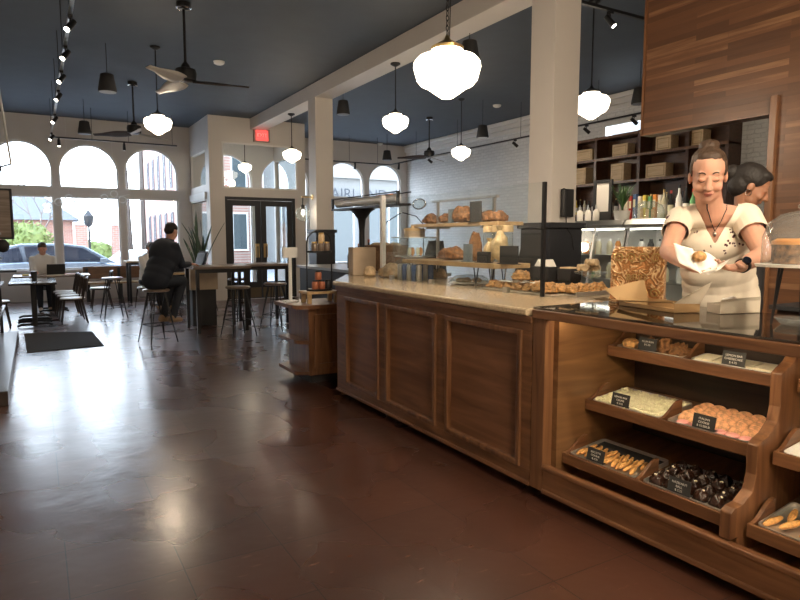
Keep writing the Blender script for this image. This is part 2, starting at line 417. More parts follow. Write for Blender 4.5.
def plank_mat():
    m,nt,b=nodes('walnut_strip_cladding'); tc=N(nt,'ShaderNodeTexCoord'); sp=N(nt,'ShaderNodeSeparateXYZ'); cb=N(nt,'ShaderNodeCombineXYZ')
    nt.links.new(tc.outputs['Object'],sp.inputs[0]); nt.links.new(sp.outputs[1],cb.inputs[0]); nt.links.new(sp.outputs[2],cb.inputs[1])
    br=N(nt,'ShaderNodeTexBrick',Scale=1.0); br.offset=.37; br.offset_frequency=2; nt.links.new(cb.outputs[0],br.inputs['Vector'])
    br.inputs['Color1'].default_value=(0,0,0,1); br.inputs['Color2'].default_value=(1,1,1,1); br.inputs['Mortar'].default_value=(.2,.2,.2,1)
    br.inputs['Brick Width'].default_value=.75; br.inputs['Row Height'].default_value=.045; br.inputs['Mortar Size'].default_value=.0008
    mp=N(nt,'ShaderNodeMapping'); mp.inputs['Scale'].default_value=(1,1.6,26); nt.links.new(tc.outputs['Object'],mp.inputs['Vector'])
    no=N(nt,'ShaderNodeTexNoise',Scale=1.5,Detail=6.0); nt.links.new(mp.outputs[0],no.inputs['Vector'])
    ad=N(nt,'ShaderNodeMath',operation='MULTIPLY_ADD'); nt.links.new(br.outputs[0],ad.inputs[0]); ad.inputs[1].default_value=.62
    ml=N(nt,'ShaderNodeMath',operation='MULTIPLY'); nt.links.new(no.outputs[0],ml.inputs[0]); ml.inputs[1].default_value=.5; nt.links.new(ml.outputs[0],ad.inputs[2])
    rp=N(nt,'ShaderNodeValToRGB'); e=rp.color_ramp.elements; e[0].position=.15; e[0].color=(.075,.034,.018,1); e[1].position=1; e[1].color=(.30,.165,.085,1)
    q=rp.color_ramp.elements.new(.75); q.color=(.14,.063,.03,1)
    nt.links.new(ad.outputs[0],rp.inputs[0]); nt.links.new(rp.outputs[0],b.inputs['Base Color']); b.inputs['Roughness'].default_value=.38
    bp=N(nt,'ShaderNodeBump',Strength=.5,Distance=.004); nt.links.new(br.outputs[0],bp.inputs['Height']); nt.links.new(bp.outputs[0],b.inputs['Normal'])
    return m
M['floor']=floor_mat(); M['wbrick']=brick_mat('white_painted_brick',(.80,.81,.80),(.72,.73,.72),(.66,.67,.67),bump=1.0,ms=.008,warp=.05)
M['plank']=plank_mat()
M['rbrick']=brick_mat('red_brick_x',(.34,.13,.085),(.27,.095,.065),(.34,.26,.22),mapax='xz',bump=.3)
M['rbricky']=brick_mat('red_brick_y',(.34,.13,.085),(.27,.095,.065),(.34,.26,.22),mapax='yz',bump=.3)
M['asphalt']=mat('asphalt',(.22,.22,.23),.8,var=.1,vscale=3); M['pave']=mat('pavement',(.5,.48,.45),.8,var=.08,vscale=3)

YB=-3.2
struct(MB().box((XL-.3,YB-.2,-.12),(XR+.3,YF+.25,0)).build('floor','floor'))
bpy.data.objects['floor'].location.z=-.12
struct(MB().box((XL-.3,YB-.2,ZC),(XR+.3,YF+.25,ZC+.15)).build('ceiling','ceiling'))
struct(MB().box((XL-.25,YB-.2,0),(XL,YF,ZC)).build('wall_left','wall'))
struct(MB().box((XL-.25,YB-.25,0),(XR+.3,YB,ZC)).build('wall_back','wall'))
# right brick wall with a small high window
wy0,wy1,wz0,wz1=8.0,9.2,3.45,3.85
struct(MB().prism([[(YB,0),(YF,0),(YF,ZC),(YB,ZC)],[(wy0,wz0),(wy1,wz0),(wy1,wz1),(wy0,wz1)]],'yz',XR,XR+.3).build('wall_right','wbrick'))
struct(MB().box((XR-.16,YB,ZC-.09),(XR,YF,ZC)).box((XR-.1,YB,ZC-.2),(XR,YF,ZC-.09)).box((XR-.05,YB,ZC-.3),(XR,YF,ZC-.2)).build('trim_1','trim',bevel=.02))
struct(MB().box((XR-.03,12.2,.0),(XR,YF,.16)).box((XR-.03,YB,.0),(XR,9,.16)).build('baseboard_right','trim'))

def arch_loop(x0,x1,z0,ztop,n=20):
    r=(x1-x0)/2; cx=(x0+x1)/2; zs=ztop-r
    L=[(x0,z0),(x1,z0)]
    for i in range(n+1):
        a=PI*i/n; L.append((cx+r*math.cos(a),zs+r*math.sin(a)))
    return L
WX=[(-.86,.43),(.56,1.87),(2.0,3.28),(3.85,5.25),(5.5,6.9),(7.42,8.72),(8.89,10.02)]
ZT0,ZT1,ZSILL,ZTOP=2.50,2.70,.74,3.76
holes=[]
for i,(a,b) in enumerate(WX):
    holes.append(arch_loop(a,b,ZT1,ZTOP))
    z0=ZSILL if i not in (3,4) else .12
    holes.append([(a,z0),(b,z0),(b,ZT0),(a,ZT0)])
struct(MB().prism([[(XL-.2,-.1),(XR+.3,-.1),(XR+.3,ZC),(XL-.2,ZC)]]+holes,'xz',YF,YF+.22).build('wall_front','wall'))
for i,(a,b) in enumerate(WX):
    z0=ZSILL if i not in (3,4) else .12
    w=struct(bpy.data.objects.new('window_%d'%(i+1),None)); C.objects.link(w); w.location=((a+b)/2,YF+.1,z0)
    t=.035
    fr=MB()
    for lo,li in ((arch_loop(a,b,ZT1,ZTOP),arch_loop(a+t,b-t,ZT1+t,ZTOP-t)),
                  ([(a,z0),(b,z0),(b,ZT0),(a,ZT0)],[(a+t,z0+t),(b-t,z0+t),(b-t,ZT0-t),(a+t,ZT0-t)])):
        fr.prism([lo,li],'xz',YF+.05,YF+.12)
    if i in (3,4): fr.box((a+.62,YF+.05,z0),(a+.70,YF+.12,ZT0))
    fr.build('window_frame','trim',w,world=True)
    MB().prism([arch_loop(a+t,b-t,ZT1+t,ZTOP-t)],'xz',YF+.08,YF+.09).build('upper_pane','wglass',w,world=True)
    MB().box((a+t,YF+.08,z0+t),(b-t,YF+.09,ZT0-t)).build('lower_pane','wglass',w,world=True)
    if i not in (3,4): MB().box((a-.04,YF-.05,z0-.05),(b+.04,YF+.05,z0-.002)).build('window_sill','trim',w,world=True)
w=struct(bpy.data.objects.new('window_8',None)); C.objects.link(w); w.location=(XR,8.6,wz0)
MB().prism([[(wy0,wz0),(wy1,wz0),(wy1,wz1),(wy0,wz1)],[(wy0+.09,wz0+.08),(wy1-.09,wz0+.08),(wy1-.09,wz1-.08),(wy0+.09,wz1-.08)]],'yz',XR-.02,XR+.06).build('window_frame','white',w,world=True)
MB().box((XR+.02,wy0+.09,wz0+.08),(XR+.03,wy1-.09,wz1-.08)).build('window_pane','wglass',w,world=True)

# beam and columns
struct(MB().box((4.6,YB,4.1),(4.96,15.0,ZC-.002)).build('trim_2','wall',bevel=.006)).name='trim_2'
for i,y in enumerate((4.78,10.97)):
    struct(MB().box((4.602,y,.0),(4.958,y+.35,4.1)).build('trim_%d'%(3+2*i),'wall',bevel=.006))
    o_=.05 if i==0 else .015
    struct(MB().box((4.6-o_,y-o_,0),(4.96+o_,y+.35+o_,1.60)).box((4.57-o_,y-.03-o_,1.60),(4.99+o_,y+.38+o_,1.66)).build('trim_%d'%(4+2*i),'wains',bevel=.008))
# vestibule
vx0,vx1,vy=3.60,6.0,15.0
struct(MB().prism([[(vx0,0),(vx1,0),(vx1,ZC-.002),(vx0,ZC-.002)],[(3.90,2.68),(5.79,2.68),(5.79,3.77),(3.90,3.77)],[(3.95,.004),(5.72,.004),(5.72,2.49),(3.95,2.49)]],'xz',vy,vy+.14).build('wall_vestibule_front','wall'))
struct(MB().prism([[(3.90,2.68),(5.79,2.68),(5.79,3.77),(3.90,3.77)],[(3.94,2.72),(5.75,2.72),(5.75,3.73),(3.94,3.73)]],'xz',vy-.01,vy+.02).build('trim_7','trim'))
for nm,x in (('left',vx0),('right',vx1-.12)):
    struct(MB().prism([[(vy+.14,0),(YF,0),(YF,ZC-.002),(vy+.14,ZC-.002)],[(vy+.35,2.78),(YF-.1,2.78),(YF-.1,3.6),(vy+.35,3.6)],[(vy+.35,.7),(YF-.1,.7),(YF-.1,2.4),(vy+.35,2.4)]],'yz',x,x+.12).build('wall_vestibule_'+nm,'wall'))
    w=struct(bpy.data.objects.new('window_%d'%(9 if nm=='left' else 10),None)); C.objects.link(w); w.location=(x,16,.7)
    MB().box((x+.055,vy+.35,2.78),(x+.06,YF-.1,3.6)).build('upper_pane','wglass',w,world=True)
    MB().box((x+.055,vy+.35,.7),(x+.06,YF-.1,2.4)).build('lower_pane','wglass',w,world=True)
    MB().box((x-.02,vy+.35,2.4),(x+.14,YF-.1,2.44)).box((x-.05,vy+.3,2.44),(x-.0,YF-.05,2.6)).build('ledge','trim',w,world=True)
w=struct(bpy.data.objects.new('window_11',None)); C.objects.link(w); w.location=(4.85,vy+.06,2.68)
MB().box((3.94,vy+.06,2.72),(5.75,vy+.066,3.73)).build('window_pane','wglass',w,world=True)
# double doors
struct(MB().prism([[(3.95,.0),(5.72,.0),(5.72,2.49),(3.95,2.49)],[(4.01,.0),(5.66,.0),(5.66,2.42),(4.01,2.42)]],'xz',vy+.02,vy+.12).build('trim_8','blackm'))
for i,(a,b) in enumerate(((4.02,4.83),(4.84,5.65))):
    d=struct(bpy.data.objects.new('door_%d'%(i+1),None)); C.objects.link(d); d.location=((a+b)/2,vy+.07,0.01)
    MB().prism([[(a,.01),(b,.01),(b,2.41),(a,2.41)],[(a+.13,.42),(b-.13,.42),(b-.13,2.28),(a+.13,2.28)]],'xz',vy+.05,vy+.1).build('door_frame','blackm',d,world=True,bevel=.004)
    MB().box((a+.13,vy+.072,.42),(b-.13,vy+.078,2.28)).build('glass_pane','wglass',d,world=True)
    hx=b-.10 if i==0 else a+.10
    MB().box((a+.02,vy+.04,.03),(b-.02,vy+.05,.28)).build('kick_plate',mat('dull_bronze',(.16,.12,.07),.4,metal=.6),d,world=True)
    MB().box((hx-.05,vy+.035,1.02),(hx+.05,vy+.05,1.36)).build('push_plate','brass',d,world=True)
    MB().cyl((hx,vy+.0,1.02),(hx,vy+.0,1.3),.012).cyl((hx,vy,1.05),(hx,vy+.05,1.05),.008).cyl((hx,vy,1.27),(hx,vy+.05,1.27),.008).build('door_handle','black',d,world=True)
# exit sign
e=thing('exit_sign','small lit red sign above the dark double doors','sign',(4.87,vy,3.92))
MB().box((-.2,-.07,-.1),(.2,-.001,.2)).build('housing',mat('sign_housing',(.35,.25,.22),.5),e)
MB().box((-.15,-.078,-.07),(.15,-.07,.17)).build('panel',mat('lit_red_panel',(.8,.05,.04),.4,emit=1.2,ecol=(1,.08,.07)),e)
lettering('EXIT',.12,'white',e,(0,-.08,.05),(PI/2,0,0))
# floor mat
tag(MB().prism([tuple(at(*p,'z',0).xy) for p in ((24,334),(92,332),(104,346),(27,353))],'xy',.0005,.012).build('floor_mat',mat('charcoal_mat',(.02,.02,.022),.9,bump=.5,bscale=200)),'charcoal rectangular floor mat lying on the shiny floor','mat')
# raised floor behind the counter
struct(MB().box((3.3,.3,0.001),(4.55,4.6,.22)).build('floor_raised','darkwood'))

# wood clad partition x=4.75
xw=4.75
yl=at(645,60,'x',xw).y; yo=at(767,200,'x',xw).y; yp=at(773,200,'x',xw).y; zb=2.42
struct(MB().prism([[(YB+.02,.0),(yo,.0),(yo,zb),(yl,zb),(yl,ZC-.27),(YB+.02,ZC-.27)]],'yz',xw,xw+.12).build('wall_plank','plank'))
struct(MB().box((xw-.03,yp-.005,0),(xw+.14,yo+.005,zb+.12)).build('trim_9','walz',bevel=.004))
struct(MB().box((xw-.012,yl-.012,zb),(xw+.13,yl+.012,ZC-.27)).build('trim_10','walz'))
struct(MB().box((xw-.012,yo,zb-.01),(xw+.13,yl+.01,zb+.006)).build('trim_11','waly'))

# ================================================================ EXTERIOR
struct(MB().box((-60,YF+.22,-.22),(80,21,-.12)).build('floor_sidewalk','pave'))
struct(MB().box((-60,21,-.3),(80,90,-.2)).build('floor_street','asphalt'))
def bwin(root,x0,x1,z0,z1,y,mm='navy',fr='trim'):
    f=MB().prism([[(x0,z0),(x1,z0),(x1,z1),(x0,z1)],[(x0+.08,z0+.08),(x1-.08,z0+.08),(x1-.08,z1-.08),(x0+.08,z1-.08)]],'xz',y-.06,y+.02).build('window',fr,root,world=True)
    g=MB().box((x0+.08,y-.03,z0+.08),(x1-.08,y-.02,z1-.08)).build('pane',mm,None); g.parent=f; g.location=Vector(g.location)-wl(root)
    return f
M['paneblue']=mat('sky_reflecting_pane',(.06,.075,.08),.15)
# low brick building
b=thing('low_brick_building','low brick building with blue-grey roof behind the car','building',(-1,40,-.2))
MB().box((-12,40,-.2),(1.9,50,2.5)).build('wall','rbrick',b,world=True)
MB().prism([[(-12.6,2.5),(2.3,2.5),(.3,3.9),(-12.6,3.9)]],'xz',39.5,50.5).build('roof',mat('blue_grey_roof',(.19,.21,.23),.7),b,world=True)
bwin(b,-.9,-.1,1.3,2.1,39.98)
# tall brick building at right (windows seen through third arch)
b=thing('tall_brick_building','tall red-brick building with narrow windows seen through the third arch','building',(14,34.4,-.2))
MB().box((6.5,34.4,-.3),(22,45.6,15.5)).build('wall','rbricky',b,world=True)
def xwin(root,y0,y1,z0,z1,x):
    f=MB().prism([[(y0,z0),(y1,z0),(y1,z1),(y0,z1)],[(y0+.08,z0+.08),(y1-.08,z0+.08),(y1-.08,z1-.08),(y0+.08,z1-.08)]],'yz',x-.06,x+.02).build('window','blue_trim_stone',root,world=True)
    g=MB().box((x-.03,y0+.08,z0+.08),(x-.02,y1-.08,z1-.08)).build('pane','paneblue',None); g.parent=f; g.location=Vector(g.location)-wl(root)
M['blue_trim_stone']=mat('dark_window_frame',(.12,.12,.14),.6)
for r in range(4):
    for c in range(5): y0=35.2+c*1.9; xwin(b,y0,y0+.55,.8+r*3.4,2.9+r*3.4,6.5)
    for c in range(8): x=7.6+c*1.8; bwin(b,x,x+.9,.8+r*3.4,2.9+r*3.4,34.38,'paneblue','trim')
# pale commercial building right, with lettering
y=27
b=thing('pale_shop_building','pale shopfront building with red piers and lettered band across street','building',(19,y,-.2))
MB().box((11.2,y,-.2),(34,34.2,12)).build('wall',mat('pale_render',(.17,.17,.165),.8,var=.05),b,world=True)
MB().box((11.0,y-.25,4.3),(34,y-.001,5.0)).build('sign_band',mat('cream_band',(.2,.19,.17),.7),b,world=True)
for x in (11.3,12.9): MB().box((x,y-.2,5.0),(x+.5,y-.001,9)).build('pier',mat('red_pier',(.45,.14,.11),.7),b,world=True)
for c in range(9):
    x=12.0+c*1.55; bwin(b,x,x+1.1,5.3,7.6,y-.02,'paneblue'); bwin(b,x,x+1.25,.3,3.4,y-.02,'paneblue')
M['navyl']=mat('dark_lettering',(.015,.02,.03),.6)
zs=at(360,195,'y',y-.26).z
lettering('FAIRLAND COLT',.72,'navyl',b,(at(376,195,'y',y-.26).x-19,-.262,zs+.2),(PI/2,0,0))
# brick piers / garden wall near the sidewalk
for px0,px1,lab in ((76,88,'brick pier behind the front of the parked car'),(113,120,'brick pier right of centre beyond the windows')):
    p0=at(px0,240,'y',27); p1=at(px1,240,'y',27)
    t=thing('brick_pier',lab,'pier',((p0.x+p1.x)/2,27.3,-.2),group='brick piers across the street')
    MB().box((p0.x,27,-.2),(p1.x,27.6,2.0)).build('shaft','rbrick',t,world=True); MB().box((p0.x-.06,26.95,2.0),(p1.x+.06,27.65,2.12)).build('cap','pave',t,world=True)
p0=at(120,250,'y',28); p1=at(180,250,'y',28)
tag(MB().box((p0.x,28,-.2),(p1.x,28.4,1.0)).build('garden_wall','rbrick'),'low brick wall in front of the tall brick building','wall')
# street lamps and poles
def lamp(px,label,h=5.2,y=25.5):
    p=at(px,250,'y',y); t=thing('street_lamp',label,'lamp',(p.x,y,-.2),group='dark street lamps outside')
    MB().cyl((0,0,0),(0,0,.5),.1,.07).cyl((0,0,.5),(0,0,h),.05,.035).build('pole','black',t)
    MB().lathe([(.04,h),(.14,h+.1),(.18,h+.4),(.1,h+.5),(.02,h+.62)]).build('lantern','blackm',t,smooth=True)
lamp(90,'dark street lamp beyond the second arched window',h=2.1); lamp(311,'street lamp seen right of the entrance',h=4.8)
for px,hh,lab in ((131,10,'thin leaning utility pole left of the tall brick building'),(144,11,'tall dark utility pole beside the tall brick building')):
    yy=31 if px<140 else 33; p=at(px,240,'y',yy); t=thing('utility_pole',lab,'pole',(p.x,yy,-.2))
    MB().cyl((0,0,0),(-.3 if px<140 else 0,0,hh),.13,.09).build('pole','darkwood',t)
    MB().box((-.5,-.06,hh-1.2),(.5,.06,hh-1.05)).build('crossarm','darkwood',t)
# hedge and trees
def blob(name,label,cat,c,r,n,m,sz=.1,group=None):
    mb=MB(); rnd=random.Random(int(c[0]*100))
    for i in range(n):
        u=Vector((rnd.gauss(0,1),rnd.gauss(0,1),rnd.gauss(0,1))).normalized()*rnd.uniform(.75,1)
        p=Vector(c)+Vector((u.x*r[0],u.y*r[1],u.z*r[2])); a=Vector((rnd.gauss(0,1),rnd.gauss(0,1),rnd.gauss(0,1))).normalized(); d=a.orthogonal().normalized()
        mb.add([p+a*sz,p+d*sz*.5,p-a*sz,p-d*sz*.5],[(0,1,2,3)])
    mb.ell(c,(r[0]*.85,r[1]*.85,r[2]*.85),amp=.2,fr=2)
    return tag(mb.build(name,m),label,cat,group)
M['hedge']=mat('yellow_green_hedge',(.13,.16,.035),.7,var=.3,vscale=10)
blob('round_shrub','round yellow-green shrub in front of the low brick building','shrub',(at(28,240,'y',30).x,30,1.0),(1.05,1,1.25),900,'hedge')
blob('street_tree','pale green shrub beyond the second window','shrub',(at(95,236,'y',32).x,32,.6),(1.1,.8,.85),500,'hedge')
# bare branch tree above the roof
p=at(38,210,'y',37); t=thing('bare_tree','bare branching tree above the blue-grey roof','tree',(p.x,36,-.2)); mb=MB(); rnd=random.Random(3)
def br(p,d,L,r,k):
    q=p+d*L; mb.cyl(p,q,r,r*.7,n=6)
    if k:
        for i in range(3): br(q,(d+Vector((rnd.uniform(-.7,.7),rnd.uniform(-.7,.7),rnd.uniform(-.1,.5)))).normalized(),L*.72,r*.65,k-1)
br(Vector((0,0,0)),Vector((0,0,1)),1.7,.06,5); mb.build('branches',mat('bark',(.2,.17,.15),.9),t)
# parked car, side on
cx=at(70,260,'y',20.6).x
car=thing('parked_car','silver-grey car parked side-on outside the left windows','car',(cx,20.6,-.22))
zp=[(-2.3,.35),(-2.35,.75),(-2.25,1.0),(-1.95,1.12),(2.0,.85)]
body=[(-2.35,.3),(-2.38,.8),(-2.2,1.02),(-1.2,1.06),(.6,1.04),(1.0,.98),(1.9,.86),(2.25,.68),(2.3,.3)]
cab=[(-2.15,1.0),(-1.85,1.42),(-1.2,1.56),(-.2,1.58),(.35,1.5),(1.15,1.0)]
M['carp']=mat('silver_car_paint',(.13,.15,.18),.25,metal=.6,coat=1)
MB().prism([body],'xz',-.9,.9).build('body','carp',car,bevel=.06,smooth=True)
mb=MB(); n=len(cab); vs=[(x,-.72 if z>1.2 else -.86,z) for x,z in cab]+[(x,.72 if z>1.2 else .86,z) for x,z in cab]
mb.add(vs,[tuple(range(n)),tuple(range(2*n-1,n-1,-1))]+[(i,(i+1)%n,n+(i+1)%n,n+i) for i in range(n)]).build('cabin','carp',car,bevel=.03,smooth=True)
for sy in (-1,):
    for w in ([(-1.85,1.08),(-1.7,1.36),(-1.25,1.47),(-1.15,1.08)],[(-1.08,1.08),(-1.12,1.48),(-.25,1.5),(-.25,1.08)],[(-.17,1.08),(-.17,1.5),(.3,1.43),(.85,1.08)]):
        k=len(w); MB().add([(x,sy*(.875-(z-1.08)*.3),z) for x,z in w],[tuple(range(k))]).build('side_window','navy',car,solid=.01)
MB().box((.72,-1.02,1.02),(.88,-.88,1.14)).build('mirror','carp',car,bevel=.02)
for x in (-1.5,1.45):
    for sy in (-.82,.82):
        w=MB().cyl((x,sy-.1,.34),(x,sy+.1,.34),.33,n=28).build('wheel','blackm',car); 
        h=MB().cyl((x,sy-.115,.34),(x,sy+.115,.34),.2,n=20).build('hubcap','steel',None); h.parent=w; h.location=Vector(h.location)
for o in car.children:
    pass
# second pale car across street
cx2=at(108,250,'y',26).x
for k,(px,yy,lab) in enumerate(((152,23.0,'pale car seen low through the third window'),)):
    pp=at(px,250,'y',yy); c2=thing('passing_car',lab,'car',(pp.x,yy,-.3))
    MB().prism([[(-2.1,.3),(-2.1,.8),(-1.5,.95),(-.9,1.38),(.5,1.4),(1.1,.95),(2.1,.8),(2.2,.3)]],'xz',-.85,.85).build('body',mat('pale_paint',(.6,.6,.6),.3),c2,bevel=.05)
    for x in (-1.3,1.3): MB().cyl((x,-.9,.32),(x,.9,.32),.32,n=20).build('wheel','blackm',c2)
LAMPS=[];SPOTS=[];EXPO=.55;BG=7
# ================================================================ CEILING THINGS
def pendant(loc, ztop, R, label, chain=False, group=None, e=22):
    """schoolhouse globe whose centre is at loc; hung from ztop"""
    x,y,z=loc; t=thing('schoolhouse_pendant',label,'pendant lamp',(x,y,z-R*.72),group=group)
    k=R; o=R*.72
    prof=[(.02,-.72),(.18,-.69),(.35,-.58),(.60,-.40),(.78,-.32),(.90,-.18),(1.0,.18),(.98,.32),(.86,.46),(.62,.54),(.48,.62),(.46,.72)]
    MB().lathe([(r*k,zz*k+o) for r,zz in prof],n=36,cap=False).build('glass_shade','globe',t,smooth=True)
    MB().lathe([(.47*k,.68*k+o),(.49*k,.76*k+o),(.3*k,.86*k+o),(.1*k,.98*k+o),(.05*k,1.1*k+o)],n=24).build('fitter','brass' if chain else 'black',t,smooth=True)
    h=ztop-(z-R*.72)
    if chain:
        mb=MB(); zz=o+1.08*k; i=0
        while zz<h-.03:
            a=Vector((1,0,0)) if i%2 else Vector((0,1,0)); pts=[]
            for q in range(10):
                th=2*PI*q/10; pts.append(Vector((0,0,zz+.022))+a*(.011*math.cos(th))+Vector((0,0,.024*math.sin(th))))
            mb.tube(pts,.0035,n=5,closed=True); zz+=.036; i+=1
        mb.build('chain','black',t)
        MB().tube([(.02,0,o+k),(.035,.0,(o+k+h)/2),(.01,0,h)],.004).build('cord','black',t)
    else: MB().cyl((0,0,o+k),(0,0,h),.009).build('rod','black',t)
    MB().lathe([(.075,h-.001),(.075,h-.02),(.03,h-.045),(.01,h-.05)]).build('canopy','black',t,smooth=True)
    LAMPS.append(((x,y,z-.75*R-.06),e))
    return t
G='schoolhouse pendant lamps'
def pend_at(px,py,x,R,top,label,**k):
    p=at(px,py,'x',x); return pendant((x,p.y,p.z),top,R,label,group=G,**k)
pend_at(158,125,1.70,.205,ZC-.001,'lit opal glass pendant left of the entrance, hung between the two ceiling fans')
pend_at(395.5,123.5,4.78,.20,4.099,'lit opal glass pendant under the beam, between far column and the nearest big globe')
pend_at(292,156,4.78,.195,4.099,'lit opal glass pendant in front of the entrance wall, beneath the beam end')
pend_at(461,153.5,7.75,.20,ZC-.001,'lit opal glass pendant against the white brick wall')
pend_at(447,74,2.75,.255,ZC-.001,'largest lit opal glass pendant, hung on a chain over the counter',chain=True,e=40)
p=at(591,106,'x',6.0); pendant((6.0,p.y,p.z),ZC-.001,.225,'lit opal glass pendant just right of the near column',group=G,e=30)
pend_at(245,168,4.75,.17,ZC-.001,'smaller-looking opal pendant inside the glazed entrance porch',e=6)
# further lamps of the same rows, behind the camera
pendant((2.75,-.2,2.75),ZC-.001,.255,'opal pendant on a chain behind the camera above the pastry case',chain=True,group=G,e=110)
pendant((.6,-1.6,3.1),ZC-.001,.20,'opal pendant behind the camera near the back wall',group=G,e=110)
pendant((7.2,1.2,3.1),ZC-.001,.20,'opal pendant beyond the wooden partition',group=G,e=40)

def fan(x,y,zb,rot,label):
    t=thing('ceiling_fan',label,'ceiling fan',(x,y,zb),group='three-blade ceiling fans')
    h=ZC-zb-.001
    MB().lathe([(.085,h),(.085,h-.05),(.05,h-.075),(.02,h-.08)]).build('canopy','black',t,smooth=True)
    MB().lathe([(.088,h-.052),(.092,h-.062),(.07,h-.07)],cap=False).build('canopy_ring','chrome',t)
    MB().cyl((0,0,.2),(0,0,h-.07),.016).build('downrod','black',t)
    MB().lathe([(.02,.24),(.05,.2),(.055,.17),(.12,.15),(.13,.1),(.12,.02),(.06,0)]).build('motor','black',t,smooth=True)
    for i in range(3):
        a=rot+i*2*PI/3; R=Matrix.Rotation(a,3,'Z'); mb=MB()
        def f(u,v):
            r=.08+u*.68; wd=(.055+.055*math.sin(PI*min(1,u*1.15+.1)))*(1-.45*u); yy=(v-.5)*2*wd
            return R@Vector((r,yy,.01+yy*.38-.02*u))
        mb.grid(f,12,4); mb.build('blade','bladew' if i!=0 else 'bladed',t,solid=.012,smooth=True)
fan(1.71,8.16,3.42,math.radians(-13.4),'black ceiling fan with long dark blade, nearest over the walkway')
fan(1.69,12.65,3.42,math.radians(149.6),'second ceiling fan, farther back toward the arched windows')
fan(8.25,12.7,3.42,math.radians(149.6),'ceiling fan near the white brick wall')

def speaker(px0,py0,px1,py1,label):
    """cord top on the ceiling at (px0,py0); body centre (px1,py1)"""
    p=at(px0,py0,'z',ZC); d=(p-Vector((0,0,H))).dot(cF); q=P(px1,py1,d)
    t=thing('pendant_speaker',label,'speaker',(p.x,p.y,q.z-.13),group='black hanging speakers')
    h=ZC-(q.z-.13)
    MB().lathe([(.125,.0),(.13,.02),(.092,.25),(.07,.262)],n=24).build('body','blackm',t,smooth=True)
    MB().lathe([(.118,.002),(.118,-.004),(.1,-.006)],n=24).build('grille',mat('grille_grey',(.25,.27,.3),.6),t)
    MB().cyl((0,0,.26),(0,0,h-.001),.005,n=6).build('cable','black',t)
speaker(105.5,43,108.5,82,'black cone speaker hanging left of the opal pendant, nearer of the left pair')
speaker(83,99,86,127,'black cone speaker hanging above the second arched window')
speaker(343,86,343.5,107,'black cone speaker hanging right of the far column')
speaker(387,134,387.5,155,'black cone speaker hanging above the fifth arched window')
speaker(483,100,483,131,'black cone speaker hanging before the brick wall cornice')
speaker(470,12,471,50,'black cone speaker partly behind the largest globe')
speaker(641,60,640,95,'black cone speaker at the edge of the wooden partition')
for px,py,l in ((219,61.5,'round white ceiling sensor beyond the nearer fan'),(497,105,'round white ceiling sensor above the brick wall'),(336,141,'round white ceiling sensor near the fourth arch'),(380,143.5,'round white ceiling sensor near the fifth arch')):
    p=at(px,py,'z',ZC); t=thing('ceiling_sensor',l,'smoke detector',(p.x,p.y,ZC-.051),group='white ceiling sensors')
    MB().lathe([(.05,0),(.08,.015),(.09,.05)]).build('cover','white',t,smooth=True)

def spot(p,aim,tp,label,e=0,grp='track spotlights',lit=True):
    """spotlight head hanging from the rail at p and aiming along aim"""
    t=thing('track_spotlight',label,'spotlight',p,group=grp); a=Vector(aim).normalized()
    MB().box((-.02,-.03,-.03),(.02,.03,0)).cyl((0,0,-.03),(0,0,-.07),.008,n=8).build('bracket','black',t)
    c=Vector((0,0,-.10)); MB().cyl(c-a*.07,c+a*.07,.028,.034,n=16).build('head','black',t)
    MB().cyl(c+a*.071,c+a*.076,.026,n=14).build('lens','bulb' if lit else 'steel',t)
    if e: SPOTS.append((Vector(p)+c+a*.1,a,e))
# left rail
zt=3.65
t=thing('track_rail','long thin white-edged track rail running toward the left windows','track rail',(.4,9,zt))
MB().box((.385,2.4,zt),(.42,15.52,zt+.03)).build('rail','steel',t,world=True)
for px,py in ((59,0),(54,30),(50,58),(47,80),(46,98)):
    p=at(px,py,'z',ZC); MB().cyl((.402,p.y,zt+.03),(.402,p.y,ZC-.001),.005,n=6).build('hanger','black',t,world=True)
for i,(px,py) in enumerate(((70,17),(65,45),(61,68),(58,88),(54,107),(51,124))):
    d=at(px,py,'x',.40); spot((.40,d.y,zt),(-.5,-.5,-.75),None,'lit black spotlight on the left rail, %s from the near end'%['first','second','third','fourth','fifth','sixth'][i],e=60)
t=thing('track_rail','black cross rail hanging in front of the left arched windows','track rail',(1.8,15.55,zt))
MB().box((.42,15.53,zt),(3.0,15.57,zt+.03)).build('rail','black',t,world=True)
for x in (1.2,1.95,2.9): MB().cyl((x,15.55,zt+.03),(x,15.55,ZC-.001),.005,n=6).build('hanger','black',t,world=True)
spot((.55,15.55,zt),(0,-.1,-1),None,'lit black spotlight at the left end of cross rail'); spot((1.85,15.55,zt),(0,-.1,-1),None,'black spotlight halfway along the left cross rail',lit=False)
# right rails
zr=3.6; t=thing('track_rail','black cross rail hanging in front of the fourth and fifth arches','track rail',(8,15.95,zr))
MB().box((6.3,15.93,zr),(9.0,15.97,zr+.03)).build('rail','black',t,world=True)
for x in (6.9,7.7,8.6): MB().cyl((x,15.95,zr+.03),(x,15.95,ZC-.001),.005,n=6).build('hanger','black',t,world=True)
for px,l in ((355,'left'),(403,'right')): spot((at(px,165,'y',15.95).x if px<400 else 8.98,15.95 if px<400 else 15.4,zr),(0,.2,-1),None,'small black spotlight at the %s arch of the right window pair'%l,lit=False)
t=thing('track_rail','long black rail hanging along the white brick wall','track rail',(8.9,9,zr))
MB().box((9.0-.018,4.8,zr),(9.018,15.93,zr+.03)).build('rail','black',t,world=True)
for y in (6.0,8.2,10.3,12.6,14.5): MB().cyl((9.0,y,zr+.03),(9.0,y,ZC-.001),.005,n=6).build('hanger','black',t,world=True)
